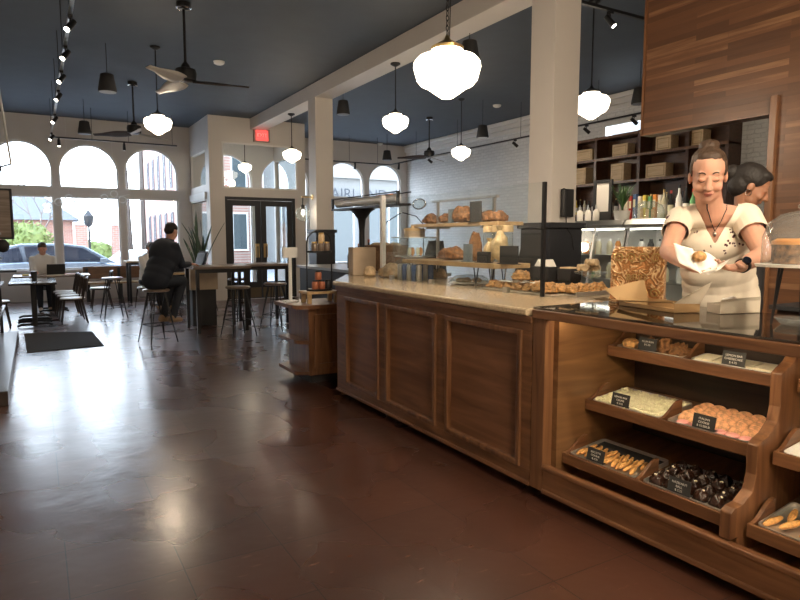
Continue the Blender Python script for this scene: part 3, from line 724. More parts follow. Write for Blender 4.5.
for px,l in ((430,'left of the far globe'),(515,'nearest the near column'),(586,'beneath the right globe'),(633,'beside the high small window')):
    spot((9.0,at(px,150,'x',9.0).y,zr),(.7,-.3,-.6),None,'black spotlight on the brick wall rail, '+l,lit=False)
t=thing('track_rail','black rail crossing the ceiling behind the near column','track rail',(5.8,4.9,3.95))
MB().box((4.962,4.88,3.95),(7.4,4.92,3.98)).build('rail','black',t,world=True)
MB().cyl((5.3,4.9,3.98),(5.3,4.9,ZC-.001),.005,n=6).build('hanger','black',t,world=True)
spot((5.52,4.9,3.95),(.35,-.5,-.8),None,'lit black spotlight beside the wooden partition',e=120)
# spots behind the camera that wash the counter and the wooden wall (same rail type)
t=thing('track_rail','black rail above the counter behind the camera','track rail',(1.6,.2,3.95))
MB().box((1.58,-2.6,3.95),(1.62,1.1,3.98)).build('rail','black',t,world=True)
for y in (-2.4,-1,.8): MB().cyl((1.6,y,3.98),(1.6,y,ZC-.001),.005,n=6).build('hanger','black',t,world=True)
for y,aim,l,e in ((-.2,(.8,.8,-.95),'nearest to camera',170),(-1.0,(.9,.45,-.5),'in the middle',200),(.7,(.6,.9,-1.2),'farthest forward',110)):
    spot((1.6,y,3.95),aim,None,'spotlight behind the camera aimed at the pastry counter, '+l,e=e)

# wall sconce with glass ball on far column
p=at(305,214,'y',11.15); t=thing('globe_sconce','clear glass ball sconce on the far column','sconce',(4.6,11.15,p.z))
MB().cyl((0,0,.32),(-.22,0,.32),.012).cyl((-.015,0,.32),(0,0,.32),.05).build('arm','brass',t); MB().cyl((-.2,0,.32),(-.2,0,.12),.012).cyl((-.2,0,.17),(-.2,0,.1),.03).build('socket','black',t)
MB().ell((-.2,0,0),.14).build('glass_ball','jarglass',t,smooth=True); MB().ell((-.2,0,.03),(.03,.03,.05)).build('bulb','bulb',t,smooth=True)
LAMPS.append(((4.4,11.0,p.z-.0),2))
# white hanging ring mobiles in windows
for i,(pts,l) in enumerate(((((69,198),(55,201)),'pale ring ornament hanging before the second window'),(((114,194),(121,207)),'pale ring ornament hanging before the third window'))):
    q=at(*pts[0],'y',16.7); t=thing('hanging_ornament',l,'ornament',q,group='pale ring ornaments by the windows'); mb=MB()
    for k,(dx,dz) in enumerate(((0,0),(.18,-.13),(-.22,-.1))):
        mb.tube([(dx+.08*math.cos(a*PI/6),0,dz+.08*math.sin(a*PI/6)) for a in range(12)],.012,n=6,closed=True)
    mb.cyl((-.4,0,-.16),(.35,0,.0),.006,n=6).build('rings','white',t); MB().cyl((0,0,.08),(0,0,3.7-q.z+.6),.002,n=5).build('thread','white',t)
# ================================================================ COUNTER
XC=2.42; ZT=1.10
t=thing('wooden_counter','long walnut counter with three raised panels and a black toe kick','counter',(2.8,4.1,0))
out=[(XC+.03,2.64),(XC+.03,5.30),(2.95,6.12),(3.6,6.12),(3.6,3.2),(3.2,3.2),(3.2,2.66)]
MB().prism([out],'xy',.10,1.055).build('carcass','walp',t,world=True)
MB().prism([[(XC+.11,2.64),(XC+.11,5.25),(3.0,6.05),(3.5,6.05),(3.5,3.3),(3.15,3.3),(3.15,2.64)]],'xy',.0,.10).build('toe_kick','blackm',t,world=True)
# rails and stiles
fr=MB()
fr.box((XC,2.64,.97),(XC+.035,5.31,1.055)).box((XC,2.64,.06),(XC+.035,5.31,.15))
ys=[(2.64,2.72),(3.50,3.62),(4.36,4.48),(5.12,5.31)]
for a,b in ys: fr.box((XC+.001,a,.15),(XC+.035,b,.97))
fr.build('face_frame','waly',t,world=True,bevel=.003)
fr=MB().box((XC-.012,2.635,.06),(XC+.02,5.32,.085)).box((XC-.012,2.635,1.015),(XC+.02,5.32,1.055)); fr.build('edge_moulding','waly',t,world=True,bevel=.006)
for (a,b) in ((2.72,3.50),(3.62,4.36),(4.48,5.12)):
    MB().prism([[(a,.15),(b,.15),(b,.97),(a,.97)],[(a+.035,.185),(b-.035,.185),(b-.035,.935),(a+.035,.935)]],'yz',XC-.014,XC+.03).build('panel_moulding','walz',t,world=True,bevel=.007)
    MB().box((XC+.022,a+.035,.185),(XC+.032,b-.035,.935)).build('panel','walp',t,world=True)
# angled end
MB().prism([[(XC+.0,5.31),(XC+.03,5.28),(2.965,6.12),(2.93,6.14)]],'xy',.06,1.055).build('end_panel','walz',t,world=True)
tag(MB().prism([[(XC-.03,2.66),(XC-.03,5.33),(2.93,6.2),(3.66,6.2),(3.66,3.02),(3.16,2.9),(3.1,2.66)]],'xy',1.057,ZT).build('stone_worktop','stone',bevel=.012),'beige speckled stone worktop on the walnut counter','worktop')
# glass screen
t=thing('glass_screen','upright clear glass screen with black corner edge standing on the stone worktop','screen',(2.97,4.3,ZT))
MB().box((2.965,3.16,ZT+.002),(2.973,5.4,1.875)).build('glass_pane','cglass',t,world=True)
MB().box((2.957,3.135,ZT+.001),(2.98,3.158,1.875)).build('edge_post','black',t,world=True)
for y in (3.5,4.5,5.2): MB().box((2.955,y,ZT+.001),(2.985,y+.05,ZT+.04)).build('clamp','steel',t,world=True)
q=at(383,277,'z',ZT)
tag(MB().box((q.x-.022,q.y-.022,ZT+.001),(q.x+.022,q.y+.022,1.93)).build('white_post','white'),'slim white square post rising from the far end of the worktop','post')

# ================================================================ PASTRY CASE
cy0,cy1=-1.4,2.53; XBk=3.16
_before=set(bpy.data.objects)
t=thing('pastry_case','open-front walnut pastry case with stepped shelves and dark glass top','display case',(2.42,2.6,0))
MB().box((XC,2.535,.06),(XC+.07,2.632,1.05)).build('corner_post','walz',t,world=True,bevel=.004)
MB().box((XC+.07,2.50,.08),(XBk,2.6,1.05)).build('side_panel','walq',t,world=True)
MB().box((XC+.0,cy0,.07),(XC+.04,2.533,.215)).build('bottom_rail','waly',t,world=True,bevel=.004)
MB().box((XC-.012,cy0,.195),(XC+.02,2.533,.22)).box((XC-.012,cy0,.055),(XC+.02,2.533,.08)).build('rail_moulding','waly',t,world=True,bevel=.006)
MB().box((XC+.04,cy0,.10),(XBk,2.5,.13)).build('base_shelf','walx',t,world=True)
MB().box((XC+.1,cy0,.0),(XBk,2.5,.10)).build('toe_kick','blackm',t,world=True)
MB().box((XBk,cy0,.10),(XBk+.02,2.6,1.05)).build('back_panel','darkwood',t,world=True)
MB().box((XC-.01,cy0,1.05),(XC+.05,2.632,1.098)).build('top_rail','waly',t,world=True,bevel=.005)
MB().box((XBk-.04,cy0,1.05),(XBk+.03,2.632,1.098)).build('rear_rail','waly',t,world=True)
MB().box((XC+.0,cy0,1.1),(XBk+.08,2.635,1.112)).build('glass_top','casetop',t,world=True,bevel=.002)
MB().box((XC+.052,cy0,1.062),(XC+.075,2.49,1.075)).build('light_strip','led',t,world=True)
prof=[(2.44,.22),(2.44,.34),(2.47,.355),(2.53,.36),(2.60,.40),(2.625,.47),(2.625,.60),(2.66,.62),(2.71,.635),(2.77,.68),(2.79,.75),(2.79,.90),(2.83,.92),(2.88,.94),(2.93,.98),(2.95,1.03),(2.97,1.05),(3.15,1.05),(3.15,.14),(2.5,.14),(2.5,.22)]
for y in (1.45,.15,-1.1):
    MB().prism([prof],'yz',y,y+.07) if False else None
    mb=MB(); mb.prism([[(a,b) for a,b in prof]],'xz',y+.012,y+.062); mb.build('divider','walz',t,world=True,bevel=.005)
tiers=[(2.91,.82,3.14),(2.73,.52,3.14),(2.55,.235,3.14)]   # front x, underside z, back x
SL=math.tan(math.radians(6))
def tierz(k,x): return tiers[k][1]+.03+(x-tiers[k][0])*SL
for bay,(ya,yb) in enumerate(((1.527,2.498),(.227,1.448),(-1.02,.147))):
    for k,(fx,fz,bx) in enumerate(tiers):
        d=MB().prism([[(fx,fz),(bx,fz+(bx-fx)*SL),(bx,fz+.022+(bx-fx)*SL),(fx,fz+.022)]],'xz',ya+.004,yb-.004).build('shelf','walx',t,world=True)
        f=MB().box((fx-.018,ya+.004,fz-.012),(fx,yb-.004,fz+.05)).build('front_lip','waly',None,bevel=.004); f.parent=d; f.location=Vector(f.location)-wl(d)
        sc=[]
        L=bx-fx
        for i in range(9):
            u=i/8; sc.append((fx+u*.16,fz+.05+.075*(.5-.5*math.cos(PI*u))))
        side=[(fx,fz+.023)]+sc+[(min(bx-.005,fx+.17),fz+.125),(min(bx-.005,fx+.17),fz+.025+.17*SL)]
        for yy in (ya+.006,(ya+yb)/2-.009,yb-.024):
            g=MB().prism([side],'xz',yy,yy+.018).build('scalloped_side','walx',None,bevel=.002); g.parent=d; g.location=Vector(g.location)-wl(d)

# ================================================================ FOOD IN THE CASE
def tray(name,label,k,y0,y1,depth,group,m='tray',x0=None):
    fx=(tiers[k][0]+.012) if x0 is None else x0; z=tierz(k,fx)-.004
    t=thing(name,label,'tray',(fx,(y0+y1)/2,z),group=group); t.rotation_euler=(0,-math.atan(SL),0)
    w=(y1-y0)/2; d=depth
    def rr(x0,x1,hw,r):
        pts=[]
        for cx,cy,a0 in ((x1-r,hw-r,0),(x0+r,hw-r,90),(x0+r,-hw+r,180),(x1-r,-hw+r,270)):
            for i in range(5): a=math.radians(a0+i*22.5); pts.append((cx+r*math.cos(a),cy+r*math.sin(a)))
        return pts
    o=rr(0,d,w,.025); i_=rr(.008,d-.008,w-.008,.02)
    MB().prism([o],'xy',.0,.004).build('base',m,t)
    MB().prism([o,i_],'xy',.004,.022).build('rim',m,t,bevel=.002)
    return t
def on_tray(t,x,y,z): # tray-local to world
    m=Matrix.Rotation(-math.atan(SL),3,'Y'); return Vector(t.location)+m@Vector((x,y,z))
def item(mesh,name,loc,rz,label,cat,group,sc=1,tilt=0,ch=()):
    o=bpy.data.objects.new(name,mesh); C.objects.link(o); o.location=loc; o.rotation_euler=(0,-math.atan(SL)+tilt,rz); o.scale=(sc,)*3 if not hasattr(sc,'__len__') else sc
    o['label']=label; o['category']=cat
    if group:o['group']=group
    return o
def M1(mb,name,m,smooth=True):
    me=mb.mesh(name); me.materials.append(M[m])
    if smooth:
        for p in me.polygons:p.use_smooth=True
    return me
rnd=random.Random(5)
# t1 left: sticky buns
T=tray('baking_tray','white-rimmed tray of seeded buns, top shelf left','0' and 0,2.03,2.46,.15,'trays in the pastry case')
bunm=[M1(MB().lump((0,0,.006),(.055,.055,.062),seed=i,amp=.4),'seeded_bun','crust') for i in range(4)]
gold=M1(MB().ell((0,0,.026),(.05,.05,.032),n=24,m=16,amp=.1,fr=20),'golden_bun','bun')
names=['seeded brown bun second from the left on the top shelf tray','seeded brown bun in the middle of the top shelf tray','seeded brown bun at the right end of the top shelf tray','seeded brown bun behind the others on the top shelf tray']
item(gold,'golden_bun',on_tray(T,.06,.15,.006),0,'smooth golden bun at the left end of the top shelf tray','bun',None)
for i,(x,y) in enumerate(((.08,.045),(.07,-.055),(.072,-.155))): item(bunm[i],'seeded_bun',on_tray(T,x,y,.004),i,names[i],'bun','seeded buns',1.0)
# t1 right : cream slab bars
T=tray('baking_tray','shallow tray holding pale iced bars, top shelf right',0,1.555,1.99,.15,'trays in the pastry case')
for i in range(4):
    for j in range(1):
        y=.15-i*.1; item(M1(MB().box((-.055,-.045,0),(.055,.045,.022)),'iced_bar','cream',False),'iced_bar',on_tray(T,.072,y,.005),0,'pale iced bar lying on the top shelf right tray','bar','iced bars')
# t2 left: crumb squares
T=tray('baking_tray','tray heaped with pale crumb-topped pastries, middle shelf left',1,2.03,2.47,.31,'trays in the pastry case')
cr=[M1(MB().lump((0,0,.002),(.034,.033,.018),n=24,m=16,seed=i+3,amp=.6),'crumb_pastry','coco') for i in range(4)]
for i in range(7):
    for j in range(5):
        item(cr[(i+j)%4],'crumb_pastry',on_tray(T,.035+j*.058,.185-i*.061,.006+.005*rnd.random()),rnd.random()*6,'pale crumb-topped pastry in the middle shelf left tray','pastry','crumb-topped pastries')
# t2 right: peach cookies on pink
T=tray('baking_tray','tray of overlapping peach-coloured cookies with pink icing, middle shelf right',1,1.56,1.99,.31,'trays in the pastry case')
T2=MB().box((.02,-.2,.0045),(.14,.1,.008)).build('pink_paper','pink',T)
ck=M1(MB().lathe([(.0,.0),(.036,.0),(.04,.005),(.034,.011),(.0,.014)],n=20,sy=1.25),'peach_cookie','pinkc')
for i in range(6):
    for j in range(5):
        item(ck,'peach_cookie',on_tray(T,.095+j*.045,.165-i*.066+rnd.uniform(-.008,.008),.016+.002*j),rnd.uniform(-.3,.3),'peach-coloured cookie overlapping others in the middle shelf right tray','cookie','peach cookies',.86,-.6)
pk=M1(MB().lathe([(.0,.0),(.038,.0),(.042,.005),(.034,.01),(.0,.012)],n=20),'pink_iced_cookie','pink')
for i in range(6): item(pk,'pink_iced_cookie',on_tray(T,.05,.15-i*.064,.009),0,'pink iced cookie along the front of the middle shelf right tray','cookie','pink iced cookies',.75)
# t3 left: long golden biscuits
T=tray('baking_tray','tray of golden biscotti-like cookies, bottom shelf left',2,2.03,2.47,.30,'trays in the pastry case')
bs=M1(MB().ell((0,0,.012),(.055,.018,.014),n=16,m=10,amp=.15,fr=50),'long_cookie','cookie')
for i in range(26):
    item(bs,'long_cookie',on_tray(T,.065+ (.07 if i%2 else 0),.185-i*.0145,.010+.006*(i%3)),rnd.uniform(-.25,.25)+.2,'golden oval cookie in the row on the bottom shelf left tray','cookie','golden oval cookies',(.95,.62,.8))
MB().box((.19,-.2,.0045),(.28,.2,.012)).build('tray_liner','blackm',T)
# t3 right: chocolates
T=tray('baking_tray','pale tray of dark chocolate pastries, bottom shelf right',2,1.555,1.99,.32,'trays in the pastry case')
cm=M1(MB().lump((0,0,.003),(.035,.034,.046),n=24,m=16,seed=5,amp=.35),'chocolate_pastry','choc')
cn=M1(MB().ell((0,0,.0),(.010,.007,.005),n=8,m=6),'nut','cream')
for i in range(5):
    for j in range(4):
        o=item(cm,'chocolate_pastry',on_tray(T,.05+j*.07,.165-i*.078,.006),rnd.random()*6,'dark chocolate pastry in the bottom shelf right tray','pastry','dark chocolate pastries',.95+.1*rnd.random())
        k=bpy.data.objects.new('nut_topping',cn); C.objects.link(k); k.parent=o; k.location=(.012*rnd.uniform(-1,1),.01,.046)
# second bay
T=tray('baking_tray','white tray seen on the middle shelf beyond the curved divider',1,.85,1.42,.31,'trays in the pastry case','white')
T=tray('baking_tray','tray of long cookies on the bottom shelf beyond the curved divider',2,.85,1.42,.30,'trays in the pastry case')
for i in range(14):
    item(bs,'long_cookie',on_tray(T,.07+(.09 if i%2 else 0),.25-i*.036,.012+.006*(i%3)),rnd.uniform(-.3,.3),'golden oval cookie beyond the curved divider','cookie','oval cookies beyond the divider',(1.15,.85,.95))
T=tray('baking_tray','metal tray on the top shelf beyond the curved divider',0,.85,1.42,.15,'trays in the pastry case')

def card(px,py,k,txt,label,w=.115,h=.07):
    fx=tiers[k][0]-.001+.012; p=at(px,py,'x',fx)
    t=thing('price_card',label,'sign',(fx,p.y,tiers[k][1]+.051),group='black price cards')
    R=Matrix.Rotation(math.radians(12),3,'Y')
    MB().box((-.0015,-w/2,0),(.0015,w/2,h),rot=R,piv=(0,0,0)).build('card','sign',t)
    MB().box((.0,-w/2,0),(.03,w/2,.002)).build('foot','sign',t)
    for i,l in enumerate(txt):
        zz=h*(.70-.25*i); q=R@Vector((-.0022,0,zz))
        lettering(l,.0155,'chalk',t,q,(PI/2,math.radians(0),-PI/2),ext=.0003,name='lettering')
    return t
card(648,345,0,['PLUM BUN','$ 5.50'],'black price card in front of the seeded buns')
card(733,360,0,['LEMON BAR','CHEESECAKE','$ 4.75'],'black price card in front of the pale iced bars')
card(620,400,1,['LEMON BAR','CRUMB','$ 4.50'],'black price card in front of the crumb-topped pastries')
card(702,421,1,['ITALIAN','COOKIE','$ 15.00/LB'],'black price card in front of the peach cookies')
card(594,457,2,['BISCOTTI','COOKIE','$ 2.75'],'black price card in front of the golden cookies')
card(676,484,2,['HAZELNUT','BALL','$ 3.25'],'black price card in front of the chocolate pastries')

_piv=Vector((2.42,2.6,0)); _R=Matrix.Rotation(.033,3,'Z')
for o in list(bpy.data.objects):
    if o not in _before and o.parent is None:
        o.location=_piv+_R@(Vector(o.location)-_piv); o.rotation_euler[2]+=.033
# ================================================================ LEFT CABINET WITH ROUNDED SHELVES
ix,iy=2.30,5.95
t=thing('end_cabinet','small dark wooden cabinet with rounded open end shelves, beyond the counter','cabinet',(2.55,6.15,0))
p0=at(304,372,'z',.09); 
A=Vector((2.36,6.02)); 
MB().box((2.36,6.02,.09),(2.78,6.6,.78)).build('body','walz',t,world=True,bevel=.003)
MB().prism([[(2.42,.16),(2.75,.16),(2.75,.72),(2.42,.72)],[(2.47,.21),(2.70,.21),(2.70,.67),(2.47,.67)]],'xz',6.0,6.02).build('panel_moulding','walz',t,world=True,bevel=.003)
MB().box((2.40,6.08,0),(2.76,6.58,.09)).build('toe_kick','blackm',t,world=True)
def dshelf(z,r,th=.035):
    pts=[(2.36,6.6),(2.36,6.03)]
    for i in range(13):
        a=-PI/2-PI/2*i/12; pts.append((2.36+r*math.cos(a)*1.0, 6.03+r+r*math.sin(a)))
    pts+= [(2.36-r,6.6)]
    return MB().prism([pts],'xy',z,z+th)
for z in (.10,.42): dshelf(z,.12).build('rounded_shelf','walx',t,world=True,bevel=.004)
pts=[(2.82,6.64),(2.82,5.98),(2.36,5.98)]
for i in range(13):
    a=-PI/2-PI/2*i/12; pts.append((2.36+.15*math.cos(a),5.98+.15+.15*math.sin(a)))
pts+=[(2.21,6.64)]
MB().prism([pts],'xy',.782,.82).build('top','walx',t,world=True,bevel=.005)
# two-tier wire rack with jars on a stand
r=thing('display_stand','low pale wooden riser on the end cabinet','stand',(2.57,6.22,.821))
MB().box((-.19,-.12,.10),(.19,.12,.125)).build('top','oak',r)
for x in (-.17,.13):
    for y in (-.1,.06): MB().box((x,y,0),(x+.04,y+.04,.1)).build('leg','oak',r)
r=thing('wire_rack','black two-tier wire rack with an arched handle on the wooden riser','rack',(2.57,6.22,.947))
for z in (.0,.40): MB().prism([[(.14*math.cos(a*PI/8),.10*math.sin(a*PI/8)) for a in range(16)]],'xy',z,z+.02).build('shelf','black',r)
ar=[(-.14,0,0),(-.14,0,.5)]+[(-.14*math.cos(a*PI/8),0,.5+.13*math.sin(a*PI/8)) for a in range(1,8)]+[(.14,0,.5),(.14,0,0)]
MB().tube(ar,.007).build('arched_frame','black',r)
def jar(loc,label,r=.035,h=.08,body='orange',lid='brass',g=None,cat='jar',name='glass_jar'):
    t=thing(name,label,cat,loc,group=g)
    MB().lathe([(r*.9,0),(r,.006),(r,h*.85),(r*.8,h)],n=18).build('contents',body,t,smooth=True)
    MB().lathe([(r*.85,h),(r*.85,h+.014),(r*.8,h+.016)],n=18).build('lid',lid,t)
    return t
for i,(x,y,z,bd,l) in enumerate(((-.07,-.03,.968,'tin','lower left'),(.0,-.04,.968,'tin','lower middle'),(-.035,-.03,1.066,'tin','upper, stacked on two others'),(.08,-.02,.968,'blackm','lower right'))):
    jar((2.57+x,6.2+y,z),'small jar in the wire rack, '+l,body=bd,lid='black',g='jars in the wire rack')
for i,(x,z,l) in enumerate(((-.07,1.368,'left'),(.0,1.368,'middle'),(.07,1.368,'right'),(.01,1.462,'topmost'))):
    jar((2.57+x,6.18,z),'small dark-labelled tin on the rack top tier, '+l,r=.033,h=.078,body='crate' if i==3 else 'tabletop',lid='brass',g='tins on the top tier',name='tin')
t=thing('white_stand','white card holder on a slim white stand left of the wire rack','stand',(2.33,6.45,.821))
MB().box((-.015,-.015,0),(.015,.015,.47)).build('post','white',t); MB().box((-.08,-.02,.47),(.08,.02,.58)).build('holder','white',t); MB().box((-.07,-.07,0),(.07,.07,.015)).build('base','white',t)
# wicker-look tan chair-like basket behind rack at left end of counter
q=at(340,262,'z',1.2)
t=thing('tan_bag','tall tan paper bag display at the far end of the worktop','bag',(3.05,6.02,ZT+.001))
MB().prism([[(-.14,-.06),(.14,-.06),(.14,.06),(-.14,.06)]],'xy',0,.30).build('bag','concrete',t,bevel=.01)
MB().cyl((-.2,0,.06),(.2,0,.06),.0,.0) if False else None
for o in list(bpy.data.objects):
    if o.parent is None and o.get('label') and 2.2<o.location.x<2.7 and 6.1<o.location.y<6.6: o.location.y-=.15
# ================================================================ ON THE WORKTOP
z1=ZT+.001
def bar(mb,a,b,r): return mb.cyl(a,b,r,n=10)
# two-tier bread shelf
xs=3.47; ya,yb=4.02,5.2
t=thing('bread_rack','slim metal rack carrying a pale wooden bread board above the worktop','rack',(xs,4.6,z1))
y0=at(438,210,'x',xs).y; y1=at(494,200,'x',xs).y
ztop=at(466,200,'x',xs).z; zu=at(470,225,'x',xs).z; zl=at(470,263,'x',xs).z
for y in (y0,y1): MB().box((xs-.012,y-.012,z1),(xs+.012,y+.012,ztop)).build('upright','steel',t,world=True)
MB().box((xs-.02,y1-.05,ztop),(xs+.02,y0+.08,ztop+.02)).build('top_bar','steel',t,world=True)
MB().box((xs-.13,at(510,226,'x',xs).y,zu-.012),(xs+.15,at(422,226,'x',xs).y,zu+.02)).build('upper_board','oak',t,world=True,bevel=.004)
for y in (y0,y1): MB().box((xs-.14,y-.01,zu-.03),(xs+.14,y+.01,zu-.012)).build('bracket','steel',t,world=True)
zl=at(470,263,'x',3.3).z
t=thing('wooden_riser','pale wooden shelf on black hairpin legs standing on the worktop','shelf',(3.27,4.4,z1))
ra,rb=at(519,262,'x',3.3).y,at(424,262,'x',3.3).y
MB().box((3.05,ra,zl-.02),(3.42,rb,zl+.018)).build('board','oak',t,world=True,bevel=.004)
for y in (ra+.08,ra+.28,rb-.1):
    for x in (3.09,3.38):
        MB().tube([(x-.0,y-.03,zl-.02),(x+.0,y+.0,z1+.004),(x,y+.03,zl-.02)],.006,n=6).build('hairpin_leg','black',t,world=True)
def loaf(loc,r,label,m='bread',rz=0,name='bread_loaf',g=None,cat='bread',seed=0):
    o=MB().lump((0,0,0),(r[0],r[1],r[2]*1.7),seed=seed+1,amp=.22 if cat=='bread' else .4).build(name,m,None,smooth=True)
    o.location=loc; o.data.transform(Matrix.Translation(Vector((0,0,-min(v.co.z for v in o.data.vertices))))); o.rotation_euler=(0,0,rz); return tag(o,label,cat,g)
for i,(px,w,lab) in enumerate(((431,.075,'leftmost loaf on the upper bread board'),(448,.08,'second loaf from the left on the upper bread board'),(463,.11,'largest rounded loaf in the middle of the upper bread board'),(477,.08,'loaf behind the small black sign on the upper board'),(489,.09,'loaf near the right upright on the upper board'),(498,.06,'small rightmost loaf on the upper board'))):
    p=at(px,222,'x',xs); loaf((xs,p.y,zu+.021),(.1,w,.045 if i!=2 else .07),lab,seed=i,g='loaves on the upper bread board')
def sign_block(loc,w,h,label,rz=0,m='blackm',d=.012):
    t=thing('counter_sign',label,'sign',loc,rz); MB().box((-d/2,-w/2,0),(d/2,w/2,h)).build('panel',m,t,bevel=.002)
    MB().box((-.03,-w/2,0),(.03,w/2,.006)).build('foot',m,t); return t
sign_block((xs-.115,at(477,215,'x',xs-.1).y,zu+.021),.16,.18,'square black sign on the upper bread board')
sign_block((xs-.08,at(458,215,'x',xs).y,zu+.021),.08,.13,'small grey sign on the upper bread board',m='slate')
# lower riser things
zr_=zl+.019
loaf((3.25,at(452,257,'x',3.25).y,zr_),(.08,.20,.055),'long brown loaf on the lower wooden riser',seed=8)
sign_block((3.16,at(468,250,'x',3.16).y,zr_),.12,.15,'blue-grey menu block on the lower riser',m='slate')
loaf((3.28,at(477,247,'x',3.3).y,zr_),(.06,.06,.12),'tall round dark-topped loaf behind the black signs','crust',seed=3)
sign_block((3.15,at(484,252,'x',3.15).y,zr_),.17,.09,'low wide black sign on the lower riser')
sign_block((3.135,at(509,250,'x',3.135).y,zr_),.21,.14,'wide black sign at the right end of the lower riser')
def bag(loc,label,w,h,m='kraft'):
    t=thing('paper_bag',label,'bag',loc)
    MB().ell((0,0,h*.42),(w,w*1.1,h*.42),n=24,m=16,amp=.25,fr=18).build('bag_body',m,t,smooth=True)
    MB().lathe([(w*.25,h*.7),(w*.2,h*.82),(w*.55,h),(w*.5,h*.98)],n=16,cap=False).build('gathered_top',m,t,solid=.003)
    return t
M['bagm']=mat('tan_cellophane',(.6,.46,.26),.4,var=.25,vscale=30,bump=.6,bscale=30)
bag((3.31,at(500,250,'x',3.31).y,zr_),'puffy tan bag behind the wide black sign',.07,.30,'bagm')
bag((3.32,at(491,250,'x',3.32).y+.02,zr_),'smaller puffy tan bag beside the glass canisters',.05,.2,'bagm')
for i,(px,l) in enumerate(((489,'left'),(498,'middle'),(507,'right'))):
    p=at(px,238,'x',3.36); t=thing('glass_canister','clear canister with pale wooden lid on the lower riser, '+l,'canister',(3.36,p.y,zr_),group='wood-lidded canisters')
    MB().lathe([(.045,0),(.05,.01),(.05,.24),(.045,.25)],n=20,cap=False).build('jar','jarglass',t,smooth=True); MB().lathe([(.052,.25),(.052,.30),(.045,.305)],n=20).build('lid','crate',t)
# small glass display box with pastries, left
q=at(405,262,'x',3.35)
t=thing('glass_cake_box','glass display box of pastries on a white stand left of the bread rack','display box',(3.4,at(415,262,'x',3.4).y,z1))
bx=.17; 
MB().lathe([(.03,0),(.012,.02),(.012,.17),(.15,.20),(.21,.205),(.21,.215)],n=28).build('pedestal','steel',t,smooth=True)
MB().box((-bx,-bx,.216),(bx,bx,.40)).build('glass_box','jarglass',t)
MB().box((-bx-.01,-bx-.01,.40),(bx+.01,bx+.01,.41)).build('box_lid','white',t)
for i in range(4): 
    MB().ell((-.08+.05*i,-.02+.02*(i%2),.26),(.022,.022,.045),n=12,m=8).build('pastry','orange' if i%2 else 'pale',t,smooth=True)
for dx,dy,l in ((-.07,-.06,'nearer'),(.05,.05,'farther')):
    p=Vector(t.location)+Vector((dx,dy,.411)); u=thing('round_tin','round pale tin with lid on the glass display box, '+l,'tin',p,group='tins on the glass display box')
    MB().lathe([(.085,0),(.088,.01),(.088,.07)],n=24).build('tin_body','concrete',u,smooth=True); MB().lathe([(.092,.06),(.092,.085),(.02,.095),(.015,.115),(.02,.12)],n=24).build('lid','oak',u,smooth=True)
# cans / cups cluster
rn=random.Random(2)
spots=[(403,282),(408,284),(413,283),(418,285),(424,284),(404,278),(411,279),(417,280),(426,279)]
for i,(px,py) in enumerate(spots):
    p=at(px,py,'z',z1)
    if p.x<3.02: p.x=3.02
    t=thing('slim_can','slim %s can in the cluster below the glass display box'%('blue' if i%2 else 'silver'),'can',(3.05+.13*(i//5),4.86+.085*(i%5),z1),group='slim %s cans'%('blue' if i%2 else 'silver'))
    MB().lathe([(.022,0),(.027,.008),(.027,.135),(.021,.15)],n=16).build('can_body','blue' if i%2 else 'steel',t,smooth=True)
    MB().lathe([(.021,.15),(.021,.153)],n=16).build('can_top','chrome',t)
# wrapped flat loaves plate behind the glass
p=at(452,280,'z',z1)
t=thing('pastry_plate','low clear-covered plate of flat pastries under the riser','plate',(3.25,4.35,z1))
MB().lathe([(.1,0),(.17,.012),(.175,.02)],n=28).build('plate','white',t,smooth=True)
for i in range(5): 
    a=i*1.26; MB().ell((.08*math.cos(a),.08*math.sin(a),.035),(.045,.035,.02),n=14,m=8,amp=.2,fr=25).build('flat_pastry','dough',t,smooth=True)
MB().lathe([(.165,.021),(.16,.05),(.12,.075),(.0,.085)],n=28,cap=False).build('cover','jarglass',t,smooth=True)
# floured loaves at far end
for i,(px,py,rx,ry,rz_) in enumerate(((357,277,.06,.08,.05),(372,275,.10,.14,.065),(390,273,.08,.12,.055),(402,272,.06,.08,.045))):
    p=Vector(((3.0,5.75),(3.12,5.5),(3.32,5.38),(3.42,5.08))[i]); loaf((p.x,p.y,z1),(rx,ry,rz_),['smallest floured loaf at the far end of the worktop','largest floured loaf at the far end','floured loaf behind the white post','rightmost floured loaf beside the cans'][i],'dough',rz=.4*i,seed=20+i)
# pastries in front (board)
t=thing('pastry_board','pale board of glazed pastries behind the black edge of the screen','board',(3.2,3.55,z1))
MB().box((-.17,-.42,0),(.14,.34,.012)).build('board','whitecard',t,bevel=.003)
PB=Vector(t.location)
k=0
for i in range(3):
    for j in range(7):
        if i==2 and j>4: continue
        q=PB+Vector((-.11+i*.10,-.35+j*.105,.013)); k+=1
        loaf(q,(.052,.058,.026),'flaky glazed pastry in the rows on the pale board','bun',seed=k,name='glazed_pastry',g='glazed pastries on the board',cat='pastry')
q=PB+Vector((-.05,.02,.072))
t=thing('parchment_sheet','square parchment sheet with a pastry on top of the glazed rows','paper',q)
MB().grid(lambda u,v:Vector(((u-.5)*.2,(v-.5)*.28,.006*math.sin(u*9)*math.cos(v*7))),8,8).build('sheet','paper',t,solid=.001)
loaf(q+Vector((0,0,.008)),(.055,.075,.035),'single seeded pastry on the parchment sheet','bun',seed=77,name='seeded_pastry',cat='pastry')
# ring clip sign
p=PB+Vector((-.02,.2,.0)); t=thing('card_holder','thin wire card holder with ring top among the glazed pastries','holder',(p.x+.01,p.y+.05,z1+.012))
MB().cyl((0,0,0),(0,0,.2),.003,n=6).tube([(0,.02*math.cos(a*PI/6),.22+.02*math.sin(a*PI/6)) for a in range(12)],.003,n=6,closed=True).build('wire','chrome',t)
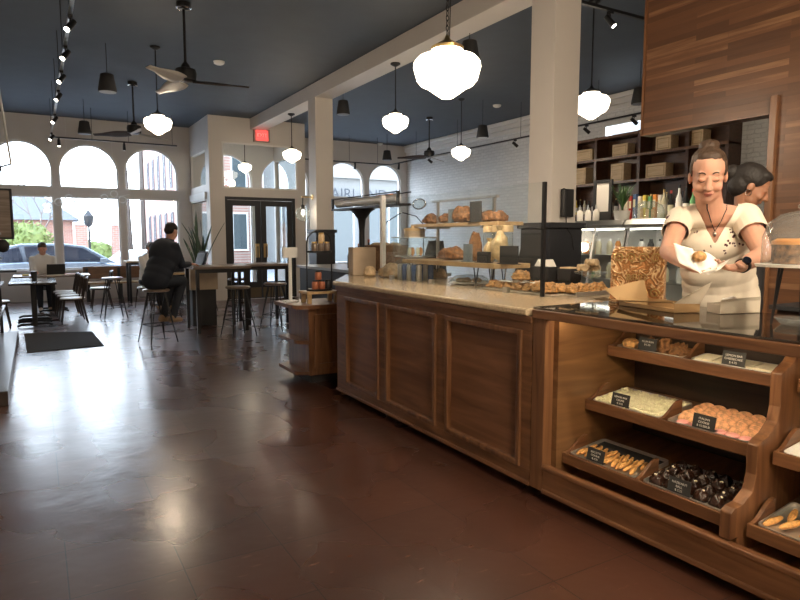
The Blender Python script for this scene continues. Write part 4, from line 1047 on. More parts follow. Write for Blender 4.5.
# second tray right of the edge, with pale rim
t=thing('serving_tray','pale rimmed tray right of the black screen edge','tray',(3.36,3.12,z1))
MB().box((-.2,-.09,0),(.2,.09,.01)).box((-.2,-.1,0),(.2,-.09,.03)).box((-.2,.09,0),(.2,.1,.03)).build('tray','tray',t,bevel=.002)
for i in range(5): loaf((3.22+i*.07,3.12,z1+.012),(.04,.06,.03),'glazed pastry in a row on the pale rimmed tray','bun',seed=40+i,name='glazed_pastry',g='pastries on the pale rimmed tray',cat='pastry')
# black signs / boxes right
p=at(544,272,'x',3.75)
def blackbox(px,py,x,w,h,label,triangles=False):
    p=at(px,py,'x',x); t=thing('black_box',label,'box',(x,p.y,z1),group=None)
    MB().box((-.05,-w/2,0),(.05,w/2,p.z-z1)).build('stand','blackm',t); MB().box((-.06,-w/2-.01,p.z-z1),(.06,w/2+.01,p.z-z1+h)).build('box','blackm',t,bevel=.003)
    if triangles:
        for dy in (-w*.25,w*.25):
            zz=p.z-z1+h; MB().prism([[(dy-w*.24,zz),(dy+w*.24,zz),(dy,zz+.06)]],'yz',-.04,.04).build('wrapped_wedge','paper',t,bevel=.006)
    else: MB().box((-.05,-w/2+.01,p.z-z1+h),(.05,w/2-.01,p.z-z1+h+.01)).build('pale_lid','crate',t)
blackbox(545,279,3.5,.18,.10,'black box holding two paper-wrapped wedges',True)
blackbox(569,280,3.56,.12,.09,'small black box with pale lid beside the wrapped wedges')
# dark angled panels (menus) behind riser and near column
for (px,py,x,w,h,l) in ((433,262,3.55,.25,.22,'dark angled panel behind the glass display box'),(530,262,3.62,.22,.24,'dark angled panel at the foot of the near column')):
    p=at(px,py,'x',x); t=thing('angled_panel',l,'panel',(x,p.y,z1))
    hh=p.z-z1+h; MB().prism([[(-w,0),(w,0),(w*.3,hh),(-w*.7,hh)]],'yz',-.01,.01).build('panel','blackm',t); MB().box((0,-.02,0),(.08,.02,.02)).build('foot','blackm',t)
# cookie bowl on glass pedestal
p=at(591,297,'z',z1); px_=3.62
p=Vector((3.5,at(591,272,'x',3.5).y,0)); zb_=at(591,272,'x',3.5).z
t=thing('glass_pedestal','clear glass cake pedestal holding filled rolls right of the black boxes','cake stand',(3.5,p.y,z1)); hh=zb_-z1
MB().lathe([(.07,0),(.06,.01),(.015,.03),(.012,hh-.05),(.05,hh-.03),(.115,hh-.01),(.12,hh+.004)],n=28).build('stand','jarglass',t,smooth=True)
for i in range(6):
    a=i*1.05; o=MB().cyl((-.04,0,.026),(.04,0,.026),.026,.024,n=16).build('filled_roll','dough',None,smooth=True)
    rr_=.058 if i<5 else 0; zz=zb_+.006 if i<4 else zb_+.045
    o.location=Vector((3.5+rr_*math.cos(a)*(1 if i<4 else .3),p.y+rr_*math.sin(a)*(1 if i<4 else .4),zz+.0)); o.rotation_euler=(0,0,a+.6); tag(o,'pale filled roll on the glass pedestal, %s'%['near left','front','near right','rear right','stacked on top','topmost'][i],'pastry','filled rolls on the glass pedestal')
# slicer-like counter scale at far end
sx=3.45; 
def aq(px,py): return at(px,py,'x',sx)
a0=aq(362,262)
t=thing('vintage_slicer','tall black iron pedestal carrying a horizontal steel barrel machine','machine',(sx,a0.y,z1))
c=a0.y; zt_=aq(362,209).z
MB().lathe([(.09,0),(.09,.02),(.045,.06),(.035,.12),(.035,zt_-z1-.25),(.05,zt_-z1-.12),(.12,zt_-z1-.03),(.17,zt_-z1)],n=24).build('pedestal','black',t,smooth=True)
L=aq(338,200).y; Rr=aq(404,200).y
MB().box((sx-.09,Rr,zt_),(sx+.09,L,zt_+.022)).build('bed','black',t,world=True)
zt2=aq(362,197).z
MB().cyl((sx-.085,L,zt2),(sx-.085,Rr,zt2),.007).cyl((sx+.085,L,zt2),(sx+.085,Rr,zt2),.007).build('rails','black',t,world=True)
zm=(zt_+zt2)/2+.01
MB().cyl((sx-.02,L-.05,zm),(sx-.02,Rr+.1,zm),.045,n=24).build('barrel','white',t,world=True)
for yy in (L,Rr): MB().box((sx-.09,yy-.012,zt_),(sx-.06,yy+.012,zt2+.01)).build('end_plate','black',t,world=True)
MB().cyl((sx,aq(392,201).y,zm+.01),(sx,aq(378,201).y,zm+.01),.05,n=20).build('copper_collar','copper',t,world=True)
yg=aq(419,203).y
MB().ell((sx,yg,aq(419,204).z),(.06,.115,.05),n=20,m=12).build('glass_head','jarglass',t,world=True,smooth=True)
MB().tube([(sx,yg+.12*math.cos(a*PI/10),aq(419,204).z+.052*math.sin(a*PI/10)) for a in range(20)],.007,n=6,closed=True).build('head_frame','chrome',t,world=True)
# arched frame rod under
pts=[aq(372,255),aq(372,230),aq(376,222),aq(391,212),aq(405,216),aq(412,224),aq(413,250)]
t=thing('arched_frame','thin black arched wire frame beside the machine pedestal','frame',(sx,pts[3].y,z1)); 
pts[0].z=z1;pts[-1].z=z1
MB().tube([p+Vector((.14,0,0)) for p in pts],.006,n=8).build('rod','black',t,world=True)
q=pts[3]+Vector((.14,0,0)); MB().ell(q,.014).build('finial','steel',t,world=True,smooth=True)
# tables behind with bottles, basket
t=thing('rear_counter','dark grey service counter beyond the far end of the worktop','counter',(4.1,6.9,0))
MB().box((3.72,6.5,.0),(4.5,9.6,1.02)).build('body','wains',t,world=True); MB().box((3.68,6.46,1.021),(4.54,9.65,1.06)).build('top','steel',t,world=True)
for i,(px,py,h,l) in enumerate(((350,262,.30,'leftmost'),(357,262,.36,'second from left'),(365,262,.42,'tallest'),(373,262,.32,'rightmost'))):
    p=at(px,py,'x',3.95); t=thing('dark_bottle','dark wine bottle on the rear service counter, '+l,'bottle',(3.95+.03*i,p.y,1.061),group='dark bottles on the rear counter')
    MB().lathe([(.036,0),(.038,.01),(.038,h*.6),(.014,h*.78),(.014,h*.97)],n=16).build('glass_body','black',t,smooth=True); MB().lathe([(.016,h*.9),(.016,h)],n=12).build('cap','tin',t)
t=thing('wicker_basket','large brown basket on the rear service counter behind the white post','basket',(4.1,at(386,255,'x',4.1).y,1.061))
MB().lathe([(.2,0),(.26,.1),(.30,.34),(.29,.345),(.24,.1),(.18,.02)],n=28,cap=False).build('basket',mat('wicker',(.22,.12,.06),.8,var=.5,vscale=60,bump=1,bscale=80),t,smooth=True)
for i in range(6): MB().ell((.15*math.cos(i),.15*math.sin(i),.33),(.08,.06,.05),n=12,m=8,amp=.2).build('bread_roll','dough',t,smooth=True)
# silver teapot
t=thing('glass_cloche','small glass cloche on the rear service counter','cloche',(3.9,at(402,262,'x',3.9).y,1.061))
MB().lathe([(.13,0),(.13,.012)],n=24).build('base','white',t); MB().lathe([(.11,.013),(.11,.1),(.07,.16),(.015,.18),(.015,.2)],n=24,cap=False).build('dome','jarglass',t,smooth=True)

# ================================================================ ON THE CASE
zc=1.1135
# open kraft box (near)
def openbox(name,label,corners,h,m,lidpts=None,flaps=()):
    """corners: four ground points (world xy) around; walls with thickness"""
    c=sum((Vector(p) for p in corners),Vector((0,0)))/4
    t=thing(name,label,'box',(c.x,c.y,zc))
    n=4; L=[Vector(p)-c for p in corners]
    I=[p*.985 for p in L]
    MB().prism([[tuple(p) for p in L]],'xy',0,.004).build('base',m,t)
    for i in range(4):
        a,b,a2,b2=L[i],L[(i+1)%4],I[i],I[(i+1)%4]
        hh=h[i] if hasattr(h,'__len__') else h
        if hh<=0: continue
        MB().add([(a.x,a.y,0),(b.x,b.y,0),(b2.x,b2.y,0),(a2.x,a2.y,0),(a.x,a.y,hh),(b.x,b.y,hh),(b2.x,b2.y,hh),(a2.x,a2.y,hh)],[(0,1,2,3),(4,7,6,5),(0,4,5,1),(1,5,6,2),(2,6,7,3),(3,7,4,0)]).build('side',m,t)
    return t,c
ca,cb,cc,cd=V(2.90,2.44,zc),V(2.83,2.03,zc),V(2.97,1.98,zc),V(3.02,2.34,zc)
t,c=openbox('kraft_box','open kraft cardboard box in front of the copper box, flaps up',[p.xy for p in (ca,cb,cc,cd)],[.022,.05,.045,.045],'kraft')
# front flap (left) leaning out and tall right flap
def sheet(parent,pts,m,name='flap',th=.002):
    o=Vector(parent.location); k=len(pts)
    ob=MB().add([Vector(p)-o for p in pts],[tuple(range(k))]).build(name,m,parent,solid=th); return ob
up=lambda p,h,dx=0,dy=0: Vector((p.x+dx,p.y+dy,p.z+h))
sheet(t,[up(ca,.022),up(cd,.045),up(cd,.15,-.0,.03),up(ca,.09,-.06,.06)],'kraft')
sheet(t,[up(cb,.05),up(cc,.045),up(cc,.16,.03,-.04),up(cb,.08,.02,-.03)],'whitecard')
sheet(t,[up(ca,.022),up(cb,.05),up(cb,.065,-.05,-.03),up(ca,.035,-.05,-.03)],'kraft')
# white-ish box right
ca,cb,cc,cd=V(2.99,1.88,zc),V(3.24,1.82,zc),V(3.26,1.92,zc),V(3.03,1.98,zc)
t,c=openbox('white_pastry_box','open pale card pastry box right of the kraft box',[p.xy for p in (ca,cb,cc,cd)],[.065,.06,.05,.05],'whitecard')
sheet(t,[up(ca,.065),up(cb,.065),up(cb,.085,-.01,-.005),up(ca,.075,-.01,-.01)],'whitecard')
bp=thing('crumpled_paper','crumpled white tissue in the pale card box','paper',(c.x,c.y,zc+.006))
MB().ell((0,0,.04),(.05,.045,.035),n=24,m=16,amp=.5,fr=30).build('tissue','paper',bp)
# embossed copper box
p=at(641,292,'z',zc); a=at(619,292,'z',zc)
bx=thing('embossed_copper_box','copper-coloured box with glossy embossed scrollwork and lettering on the case top','box',(3.13,2.50,zc),rz=.5)
wc=.153; hc=.335
cm,nt,bb=nodes('embossed_copper'); bb.inputs['Metallic'].default_value=.35; bb.inputs['Roughness'].default_value=.28; bb.inputs['Base Color'].default_value=(.62,.30,.12,1)
tc=N(nt,'ShaderNodeTexCoord'); vo=N(nt,'ShaderNodeTexVoronoi',Scale=26.0); vo.feature='SMOOTH_F1'; nz=N(nt,'ShaderNodeTexNoise',Scale=11.0,Distortion=2.0); nt.links.new(tc.outputs['Object'],nz.inputs['Vector'])
wv=N(nt,'ShaderNodeMath',operation='SINE'); ml=N(nt,'ShaderNodeMath',operation='MULTIPLY'); ml.inputs[1].default_value=26; nt.links.new(nz.outputs[0],ml.inputs[0]); nt.links.new(ml.outputs[0],wv.inputs[0])
bp_=N(nt,'ShaderNodeBump',Strength=1.0,Distance=.006); nt.links.new(wv.outputs[0],bp_.inputs['Height']); nt.links.new(bp_.outputs[0],bb.inputs['Normal']); M['emb']=cm
mr_=N(nt,'ShaderNodeMapRange'); mr_.inputs[1].default_value=.2; mr_.inputs[2].default_value=.95; nt.links.new(wv.outputs[0],mr_.inputs[0]); mx_=N(nt,'ShaderNodeMix',data_type='RGBA'); mx_.inputs[6].default_value=(.55,.25,.09,1); mx_.inputs[7].default_value=(.9,.62,.34,1); nt.links.new(mr_.outputs[0],mx_.inputs[0]); nt.links.new(mx_.outputs[2],bb.inputs['Base Color'])  # relief highlights painted into the colour: brighter gold on crests, darker copper between
MB().prism([[(-wc,0),(wc,0),(wc*1.0,hc*.82),(wc*.93,hc*.95),(wc*.8,hc),(-wc*.8,hc),(-wc*.93,hc*.95),(-wc,hc*.82)]],'yz',-.05,.05).build('box_body','emb',bx,bevel=.012,smooth=True)
MB().prism([[(-wc*1.03,0),(wc*1.03,0),(wc*1.03,.03),(-wc*1.03,.03)]],'yz',-.058,.056).build('base_moulding','emb',bx,bevel=.006)
lettering('&BIG',.055,'brass',bx,(-.053,0,hc*.45),(PI/2,0,-PI/2),ext=.004)
def scroll(cy,cz,r,s):
    return [(-.053,cy+s*(r*(1-i/26)*math.cos(i*.42)),cz+r*(1-i/26)*math.sin(i*.42)) for i in range(22)]
for s in (-1,1):
    for cz in (hc*.18,hc*.8):
        for cy in (.2,.62): MB().tube(scroll(s*wc*cy*1.1,cz,wc*.2,s),.0045,n=6).build('scrollwork','brass',bx,smooth=True)
# glass tray strip left of the copper box
# cake dome right
p=at(800,262,'x',2.75)
t=thing('cake_stand','cake under a clear glass dome on a stand with black hairpin legs','cake stand',(2.92,at(797,300,'x',2.92).y,zc)); hh=at(797,264,'x',2.92).z-zc
MB().lathe([(.17,hh-.012),(.175,hh),(.0,hh)],n=36).build('plate','white',t,smooth=True)
for a in (0.3,2.4,4.5):
    x,y=.09*math.cos(a),.09*math.sin(a); MB().tube([(x*.8-.02*math.sin(a),y*.8,hh-.012),(x*1.1,y*1.1,.004),(x*.8+.02*math.sin(a),y*.8,hh-.012)],.006,n=6).build('hairpin_leg','black',t)
MB().lathe([(.15,hh+.001),(.15,hh+.12),(.13,hh+.18),(.08,hh+.22),(.02,hh+.235)],n=36,cap=False).build('glass_dome','jarglass',t,smooth=True)
MB().ell((0,0,hh+.255),.018).build('dome_knob','jarglass',t,smooth=True)
ck_=thing('layer_cake','brown layer cake with orange topping inside the glass dome','cake',Vector(t.location)+Vector((0,0,hh+.001)))
MB().lathe([(.105,0),(.11,.01),(.11,.085)],n=32).build('sponge','bread',ck_,smooth=True); MB().lathe([(.112,.085),(.112,.1),(.09,.112),(0,.112)],n=32).build('topping','orange',ck_,smooth=True)
t=thing('glass_plate','shallow clear bowl beneath the cake stand plate','bowl',Vector(t.location)+Vector((.0,.0,.0))) 
MB().lathe([(.05,0),(.06,.004),(.085,.03)],n=24,cap=False).build('bowl','jarglass',t,solid=.003,smooth=True)
# ================================================================ BACK BAR
bxx=9.90
yL=9.75; yv=[9.75,at(595,180,'x',bxx).y,at(638,180,'x',bxx).y,at(686,180,'x',bxx).y,at(727,150,'x',bxx).y]
zv=[3.50,3.08,2.60,1.98]
t=thing('back_bar_shelf','tall dark walnut cubby shelving on the brick wall holding crates and bottles','shelf',(10.07,7.8,.95))
mb=MB()
for z in zv: MB().box((bxx,yv[4]-.03,z-.03),(XR-.001,9.77,z+.0)).build('shelf_board','shelfwood',t,world=True)
for y in yv: MB().box((bxx-.01,y-.03,1.0),(XR-.001,y+.03,3.52)).build('upright','shelfwood',t,world=True)
for z in zv+[1.0]: MB().box((bxx-.02,yv[4]-.03,z-.04),(bxx-.0,9.77,z+.01)).build('face_trim','walz',t,world=True)
MB().box((XR-.02,yv[4],.95),(XR-.001,9.75,3.48)).build('back_panel','shelfwood',t,world=True)
MB().box((bxx-.35,yv[4]-.03,.9),(XR-.03,9.77,1.0)).build('counter_ledge','shelfwood',t,world=True)
MB().box((bxx-.3,yv[4],0),(XR-.03,9.75,.9)).build('base','shelfwood',t,world=True)
for px0,px1,r,h,l in ((571,592,0,.25,'leftmost in the top row'),(612,627,0,.25,'second in the top row'),(655,670,0,.27,'third in the top row, above the stout bottles'),
                      (574,586,1,.36,'tall one at left of the middle row'),(611,624,1,.36,'stacked tall one in the middle row'),(646,666,1,.27,'right of the middle row'),(690,702,0,.28,'seen through the partition opening')):
    zb_=zv[r+1]; a=at(px0,160,'x',bxx+.06).y; b=at(px1,160,'x',bxx+.06).y
    t=thing('wooden_crate','pale wine crate on the back shelving, '+l,'crate',(bxx+.06,(a+b)/2,zb_+.001),group='wine crates')
    MB().box((0,-(a-b)/2,0),(.22,(a-b)/2,h)).build('crate_body','crate',t,bevel=.004)
    MB().prism([[(-(a-b)/2+.03,.04),((a-b)/2-.03,.04),((a-b)/2-.03,h-.04),(-(a-b)/2+.03,h-.04)],[(-(a-b)/2+.045,.055),((a-b)/2-.045,.055),((a-b)/2-.045,h-.055),(-(a-b)/2+.045,h-.055)]],'yz',-.003,.0).build('stencil_border','oak',t)
def bottle(loc,h,body,capm,label,g,r=.035,name='bottle'):
    t=thing(name,label,'bottle',loc,group=g)
    MB().lathe([(r*.95,0),(r,.01),(r,h*.6),(r*.36,h*.76),(r*.36,h*.95)],n=12).build('glass_body',body,t,smooth=True)
    MB().lathe([(r*.42,h*.9),(r*.42,h)],n=10).build('cap',capm,t); MB().lathe([(r*1.01,h*.2),(r*1.01,h*.5)],n=12,cap=False).build('label','paper' if capm!='red' else 'pale',t)
    return t
rn=random.Random(9); cols=['black','pale','orange','black','green','blackm','tin','yellow']
for row,(z,n) in enumerate(((1.98-.0,0),)):
    pass
k=0
for c in range(4):
    y1_,y0_=yv[c]-.06,yv[c+1]+.06; n=max(3,int((y1_-y0_)/.11))
    for i in range(n):
        y=y0_+(y1_-y0_)*(i+.5)/n; h=rn.uniform(.28,.38)
        bottle((bxx+.1,y,1.981),h,cols[rn.randrange(8)],rn.choice(['red','black','brass']),'bottle standing in the third row of the back shelving',"bottles in the back shelving's third row")
# ---------------- refrigerated cases
fx=6.0
for i,(ya,yb) in enumerate(((5.12,6.1),(4.1,5.10))):
    t=thing('refrigerated_case','steel refrigerated case with slanted glass front, %s'%('behind the near column' if i==0 else 'right of the first one'),'fridge',(fx+.3,(ya+yb)/2,0),group=None)
    MB().box((fx,ya,.0),(fx+.7,yb,.62)).build('base','steel',t,world=True)
    prof=[(fx+.02,.62),(fx+.0,.70),(fx+.18,1.60),(fx+.14,1.64),(fx+.14,1.70),(fx+.7,1.70),(fx+.7,.62)]
    for yy in (ya,yb-.03,(ya+yb)/2-.015): MB().prism([[(fx+.0,.62),(fx+.0,.70),(fx+.17,1.62),(fx+.7,1.62),(fx+.7,.62)]],'xz',yy,yy+.03).build('side','steel',t,world=True) if yy!=(ya+yb)/2-.015 else MB().prism([[(fx+.0,.70),(fx+.17,1.62),(fx+.22,1.62),(fx+.05,.70)]],'xz',yy,yy+.03).build('mullion','steel',t,world=True)
    MB().prism([[(fx+.005,.70),(fx+.175,1.62),(fx+.18,1.62),(fx+.01,.70)]],'xz',ya+.03,yb-.03).build('glass_front','cglass',t,world=True)
    MB().prism([[(fx+.12,1.622),(fx+.08,1.66),(fx+.14,1.72),(fx+.7,1.72),(fx+.7,1.622)]],'xz',ya,yb).build('top','steel',t,world=True,bevel=.005)
    MB().box((fx+.66,ya,.62),(fx+.7,yb,1.62)).build('back','white',t,world=True)
    for z in (.98,1.28): MB().box((fx+.16 if z>1 else fx+.1,ya+.03,z),(fx+.65,yb-.03,z+.012)).build('wire_shelf','steel',t,world=True)
    MB().box((fx+.25,ya+.05,1.6),(fx+.3,yb-.05,1.615)).build('case_light','fled',t,world=True)
    for sz,zz in enumerate((.993,1.293)):
        n=7
        for j in range(n):
            y=ya+.1+(yb-ya-.2)*j/(n-1)
            if abs(y-(ya+yb)/2)<.03: y+=.05
            m_=rn.choice(['pale','orange','pale','green','orange'] if i==0 else ['white','black','pale','black'])
            b=thing('drink_bottle','small bottle on the %s shelf of the %s refrigerated case'%('lower' if sz==0 else 'upper','left' if i==0 else 'right'),'bottle',(fx+.3,y,zz),group='bottles in the %s refrigerated case, %s shelf'%('left' if i==0 else 'right','lower' if sz==0 else 'upper'))
            MB().lathe([(.035,0),(.038,.01),(.038,.13),(.02,.17)],n=12).build('glass_body',m_,b,smooth=True); MB().lathe([(.022,.17),(.022,.195)],n=10).build('cap','white' if i==0 else 'black',b)
ztp=1.7215
for i,px in enumerate((580,588,596)):
    p=at(px,215,'x',6.3); b=thing('syrup_bottle','squat white bottle with narrow spout on the left refrigerated case, '+['leftmost','middle','rightmost'][i],'bottle',(6.3,p.y,ztp),group='white syrup bottles')
    MB().lathe([(.04,0),(.043,.01),(.043,.12),(.015,.15)],n=14).build('body','paper',b,smooth=True); MB().lathe([(.013,.15),(.008,.21)],n=8).build('spout','steel',b)
p=at(603,198,'x',6.42); t=thing('framed_menu','white menu in a dark frame standing on the refrigerated case','frame',(6.42,p.y,ztp))
hh=at(603,180,'x',6.42).z-ztp; w=.15
MB().prism([[(-w,0),(w,0),(w,hh),(-w,hh)],[(-w+.045,.12),(w-.045,.12),(w-.045,hh-.04),(-w+.045,hh-.04)]],'yz',-.015,.015).build('frame','blackm',t); MB().box((-.005,-w+.045,.12),(.005,w-.045,hh-.04)).build('menu_sheet','paper',t)
MB().box((0,-.06,0),(.1,.06,.01)).build('foot','blackm',t)
def leafy(t,n,h,spread,m,z0,wd=.012,seed=0):
    rr=random.Random(seed); mb=MB()
    for i in range(n):
        a=rr.uniform(0,2*PI); s=rr.uniform(.2,1)*spread; L=h*rr.uniform(.6,1); d=Vector((math.cos(a),math.sin(a),0)); w=Vector((-d.y,d.x,0))
        prev=None; pts=[]
        for k in range(6):
            u=k/5; c=d*(s*u*u)+Vector((0,0,z0+L*u)); ww=wd*math.sin(PI*(.15+.85*u*1.0)) if u<1 else 0; ww=wd*(1-u**3)*(.5+u)
            pts.append((c-w*ww,c+w*ww))
        vs=[p for q in pts for p in q]; mb.add(vs,[(2*k,2*k+1,2*k+3,2*k+2) for k in range(5)])
    return mb.build('leaves',m,t,solid=.002,smooth=True)
p=at(622,212,'x',6.32); t=thing('potted_palm','bushy dark green plant in a white pot on the refrigerated case','plant',(6.32,p.y,ztp))
MB().lathe([(.085,0),(.10,.11),(.105,.115),(.09,.11)],n=20).build('pot','white',t,smooth=True); leafy(t,70,.36,.17,'leafg',.1,.011,4)
p=at(647,210,'x',6.3); t=thing('glass_dome_box','clear domed acrylic bin on the right refrigerated case','bin',(6.33,p.y,ztp)); MB().lathe([(.18,0),(.18,.1),(.15,.17),(.08,.21),(0,.215)],n=28).build('dome','jarglass',t,smooth=True); MB().lathe([(.19,0),(.19,.012)],n=28).build('tray','white',t)
for i in range(5): MB().cyl((-.1+.05*i,.02*(-1)**i,.013),(-.1+.05*i,.02*(-1)**i,.12),.018,n=12).build('wrapped_item','crate',t)
for i,px in enumerate((628,632,636,641,646,651,656,661)):
    p=at(px,195,'x',6.6); hh=(.33,.31,.33,.30,.31,.29,.31,.3)[i]; t=thing('drink_carton',['white','red-edged','blue','white','yellow','green','orange','white'][i]+' slim carton in the row behind the plastic dome, number %d from the left'%(i+1) if False else ['leftmost white','red','blue','central white','yellow','green','orange','rightmost white'][i]+' slim carton in the row behind the clear dome','carton',(6.6,p.y,ztp),group=None)
    MB().box((-.03,-.022,0),(.03,.022,hh)).build('body',['paper','red','blue','paper','yellow','green','orange','paper'][i],t,bevel=.003); MB().box((-.032,-.018,hh*.5),(-.03,.018,hh*.8)).build('label','pale',t)
# stout bottles beside: tall white & dark at px 676-700
for i,px in enumerate((664,671,679,686,693)):
    p=at(px,200,'x',6.55); 
    bottle((6.55,4.2+.0+.0*i if False else max(4.14,p.y),ztp),(.36,.34,.40,.36,.34)[i],['pale','black','white','black','green'][i],['brass','red','black','black','red'][i],'bottle at the right end of the refrigerated cases, '+['first','second','third, pale and stout','fourth','fifth'][i]+' from the left',None) if p.y>4.12 else None
# payphone-like handset on column
p=at(562,205,'y',4.78)
t=thing('wall_telephone','black wall telephone with hanging cord on the near column','telephone',(4.80,4.73,at(562,217,'y',4.78).z),rz=0)
hz=at(562,189,'y',4.78).z-t.location.z
MB().box((-.07,-.005,0),(.075,.05,hz)).build('body','black',t,bevel=.01); MB().cap((-.09,-.02,.02),.024,(-.09,-.02,hz-.02),.024).build('handset','blackm',t,smooth=True)
MB().tube([(-.03,0,0),(-.035,-.01,-.1),(-.02,-.075,-.2),(.0,-.085,-.34)],.006,n=6).build('cord','black',t)
# things below the wood partition: dark counter behind the women
t=thing('back_counter','dark low cabinet under the wooden partition behind the two women','cabinet',(4.55,1.5,  .221))
MB().box((4.3,.4,  .221),(4.74,2.3,1.02)).build('body','darkwood',t,world=True); MB().box((4.27,.36,1.021),(4.745,2.34,1.05)).build('top','blackm',t,world=True)
# ================================================================ SEATING
def stool(loc,rz,label,seatm='tabletop'):
    t=thing('bar_stool',label,'bar stool',loc,rz,group='hairpin bar stools')
    MB().lathe([(.0,.735),(.16,.735),(.185,.745),(.185,.765),(.17,.775),(.0,.768)],n=28).build('seat',seatm,t,smooth=True)
    for sx,sy in ((1,1),(-1,1),(-1,-1),(1,-1)):
        MB().tube([(sx*.10,sy*.06,.735),(sx*.2,sy*.2,.005)],.008,n=6).tube([(sx*.06,sy*.10,.735),(sx*.2,sy*.2,.005)],.008,n=6).build('leg','black',t)
    a=.155; MB().tube([(a,a,.26),(-a,a,.26),(-a,-a,.26),(a,-a,.26)],.006,n=6,closed=True).build('foot_ring','black',t)
    return t
man_st=Vector((1.46,9.40,0))
S0=stool(man_st,.3,'bar stool the man in the navy jacket is sitting on')
S1=at(222,335,'z',0)
stool((2.62,9.35,0),.2,'empty bar stool in front of the planter at the high table')
stool((3.35,9.75,0),.8,'empty bar stool at the right corner of the high table')
stool((3.15,11.2,0),.4,'empty bar stool on the far side of the high table')
stool((1.2,12.6,0),.1,'bar stool left of the man, nearer the windows')
stool((2.05,12.2,0),.5,'bar stool behind the seated man')
stool((2.9,12.9,0),.5,'bar stool behind the planter toward the entrance')
def lowtable(x0,x1,y0,y1,label,top='darkwood',z=.75):
    t=thing('cafe_table',label,'table',((x0+x1)/2,(y0+y1)/2,0))
    MB().box((x0,y0,z-.035),(x1,y1,z)).build('tabletop',top,t,world=True,bevel=.004)
    cx=(x0+x1)/2
    for y in (y0+.12,y1-.12):
        l=MB().cyl((cx,y,.03),(cx,y,z-.035),.04,n=14).build('column','blackm',t,world=True)
        MB().tube([(cx-.26,y,.02),(cx-.2,y,.045),(cx+.2,y,.045),(cx+.26,y,.02)],.02,n=8).build('foot','black',t,world=True)
    return t
def hightable(name,x0,x1,y0,y1,label,z=1.06,top='tabletop',leg='black',grp=None):
    t=thing(name,label,'table',((x0+x1)/2,(y0+y1)/2,0),group=grp)
    MB().box((x0,y0,z-.04),(x1,y1,z)).build('tabletop',top,t,world=True,bevel=.006)
    for x in (x0+.05,x1-.1):
        for y in (y0+.05,y1-.1): 
            l=MB().box((x,y,0.02),(x+.05,y+.05,z-.04)).build('leg',leg,t,world=True)
            f=MB().cyl((x+.025,y+.025,0),(x+.025,y+.025,.03),.022,n=10).build('foot','chrome',None); f.parent=l; f.location=Vector(f.location)-wl(l)
    MB().box((x0+.06,y0+.06,z-.1),(x1-.06,y0+.09,z-.04)).build('apron',leg,t,world=True)
    return t
hightable('high_table',2.05,2.95,9.72,10.62,'tall grey-brown table with black legs beside the man in navy')
hightable('high_table',3.02,3.85,10.3,11.0,'second tall table behind the first, nearer the entrance')
lowtable(2.25,2.85,13.9,14.5,'cafe table between the two grey-haired people','oak')
# planter
px_,py_=2.45,11.0
t=thing('square_planter','large tan square planter on dark plinth with tall snake plant','planter',(px_,py_,0))
MB().box((-.2,-.2,0),(.2,.2,.62)).build('plinth','blackm',t,bevel=.004); MB().box((-.23,-.23,.621),(.23,.23,1.02)).build('pot','concrete',t,bevel=.01); MB().box((-.2,-.2,1.0),(.2,.2,1.03)).build('soil','darkwood',t)
rr=random.Random(4)
for i in range(12):
    a=rr.uniform(0,2*PI); sp=rr.uniform(.02,.42); L=rr.uniform(.45,.8); d=Vector((math.cos(a),math.sin(a),0)); w=Vector((-d.y,d.x,0)); pts=[]
    if i==0: L=.95; sp=.02
    b0=Vector((rr.uniform(-.1,.1),rr.uniform(-.1,.1),1.03))
    for k in range(8):
        u=k/7; ww=.03*(1-u**4)*(.6+.6*u)*1.0; c=b0+d*(sp*u**1.3)+Vector((0,0,L*u)); pts+=[c-w*ww,c+w*ww]
    MB().add(pts,[(2*k,2*k+1,2*k+3,2*k+2) for k in range(7)]).build('leaf','leaf',t,solid=.006,smooth=True)
# laptop helper : local +y is the hinge side (user at -y)
def laptop(loc,rz,label,marks=None,w=.33,d=.23):
    t=thing('laptop',label,'laptop',loc,rz)
    MB().box((-w/2,-d/2,0),(w/2,d/2,.016)).build('base','steel',t,bevel=.003); MB().box((-w/2+.03,-d/2+.08,.0161),(w/2-.03,d/2-.03,.018)).build('keyboard','blackm',t)
    R=Matrix.Rotation(math.radians(-18),3,'X'); s=MB().box((-w/2,-.004,0),(w/2,.004,.22),rot=R,piv=(0,0,0)).build('screen','blackm',t); s.location=(0,d/2,.016)
    g=MB().box((-w/2+.01,-.006,.012),(w/2-.01,-.004,.21),rot=R,piv=(0,0,0)).build('display','navy',None); g.parent=s; g.location=(0,0,0)
    if marks:
        for i in range(5): 
            m=MB().box((-.12+.05*i,-.0075,.12),(-.09+.05*i,-.006,.15),rot=R,piv=(0,0,0)).build('bright_mark','chalk',None); m.parent=s; m.location=(0,0,0)
    return t
laptop((2.12,10.05,1.061),-PI/2+.15,'open laptop with dark screen in front of the man in navy',True)

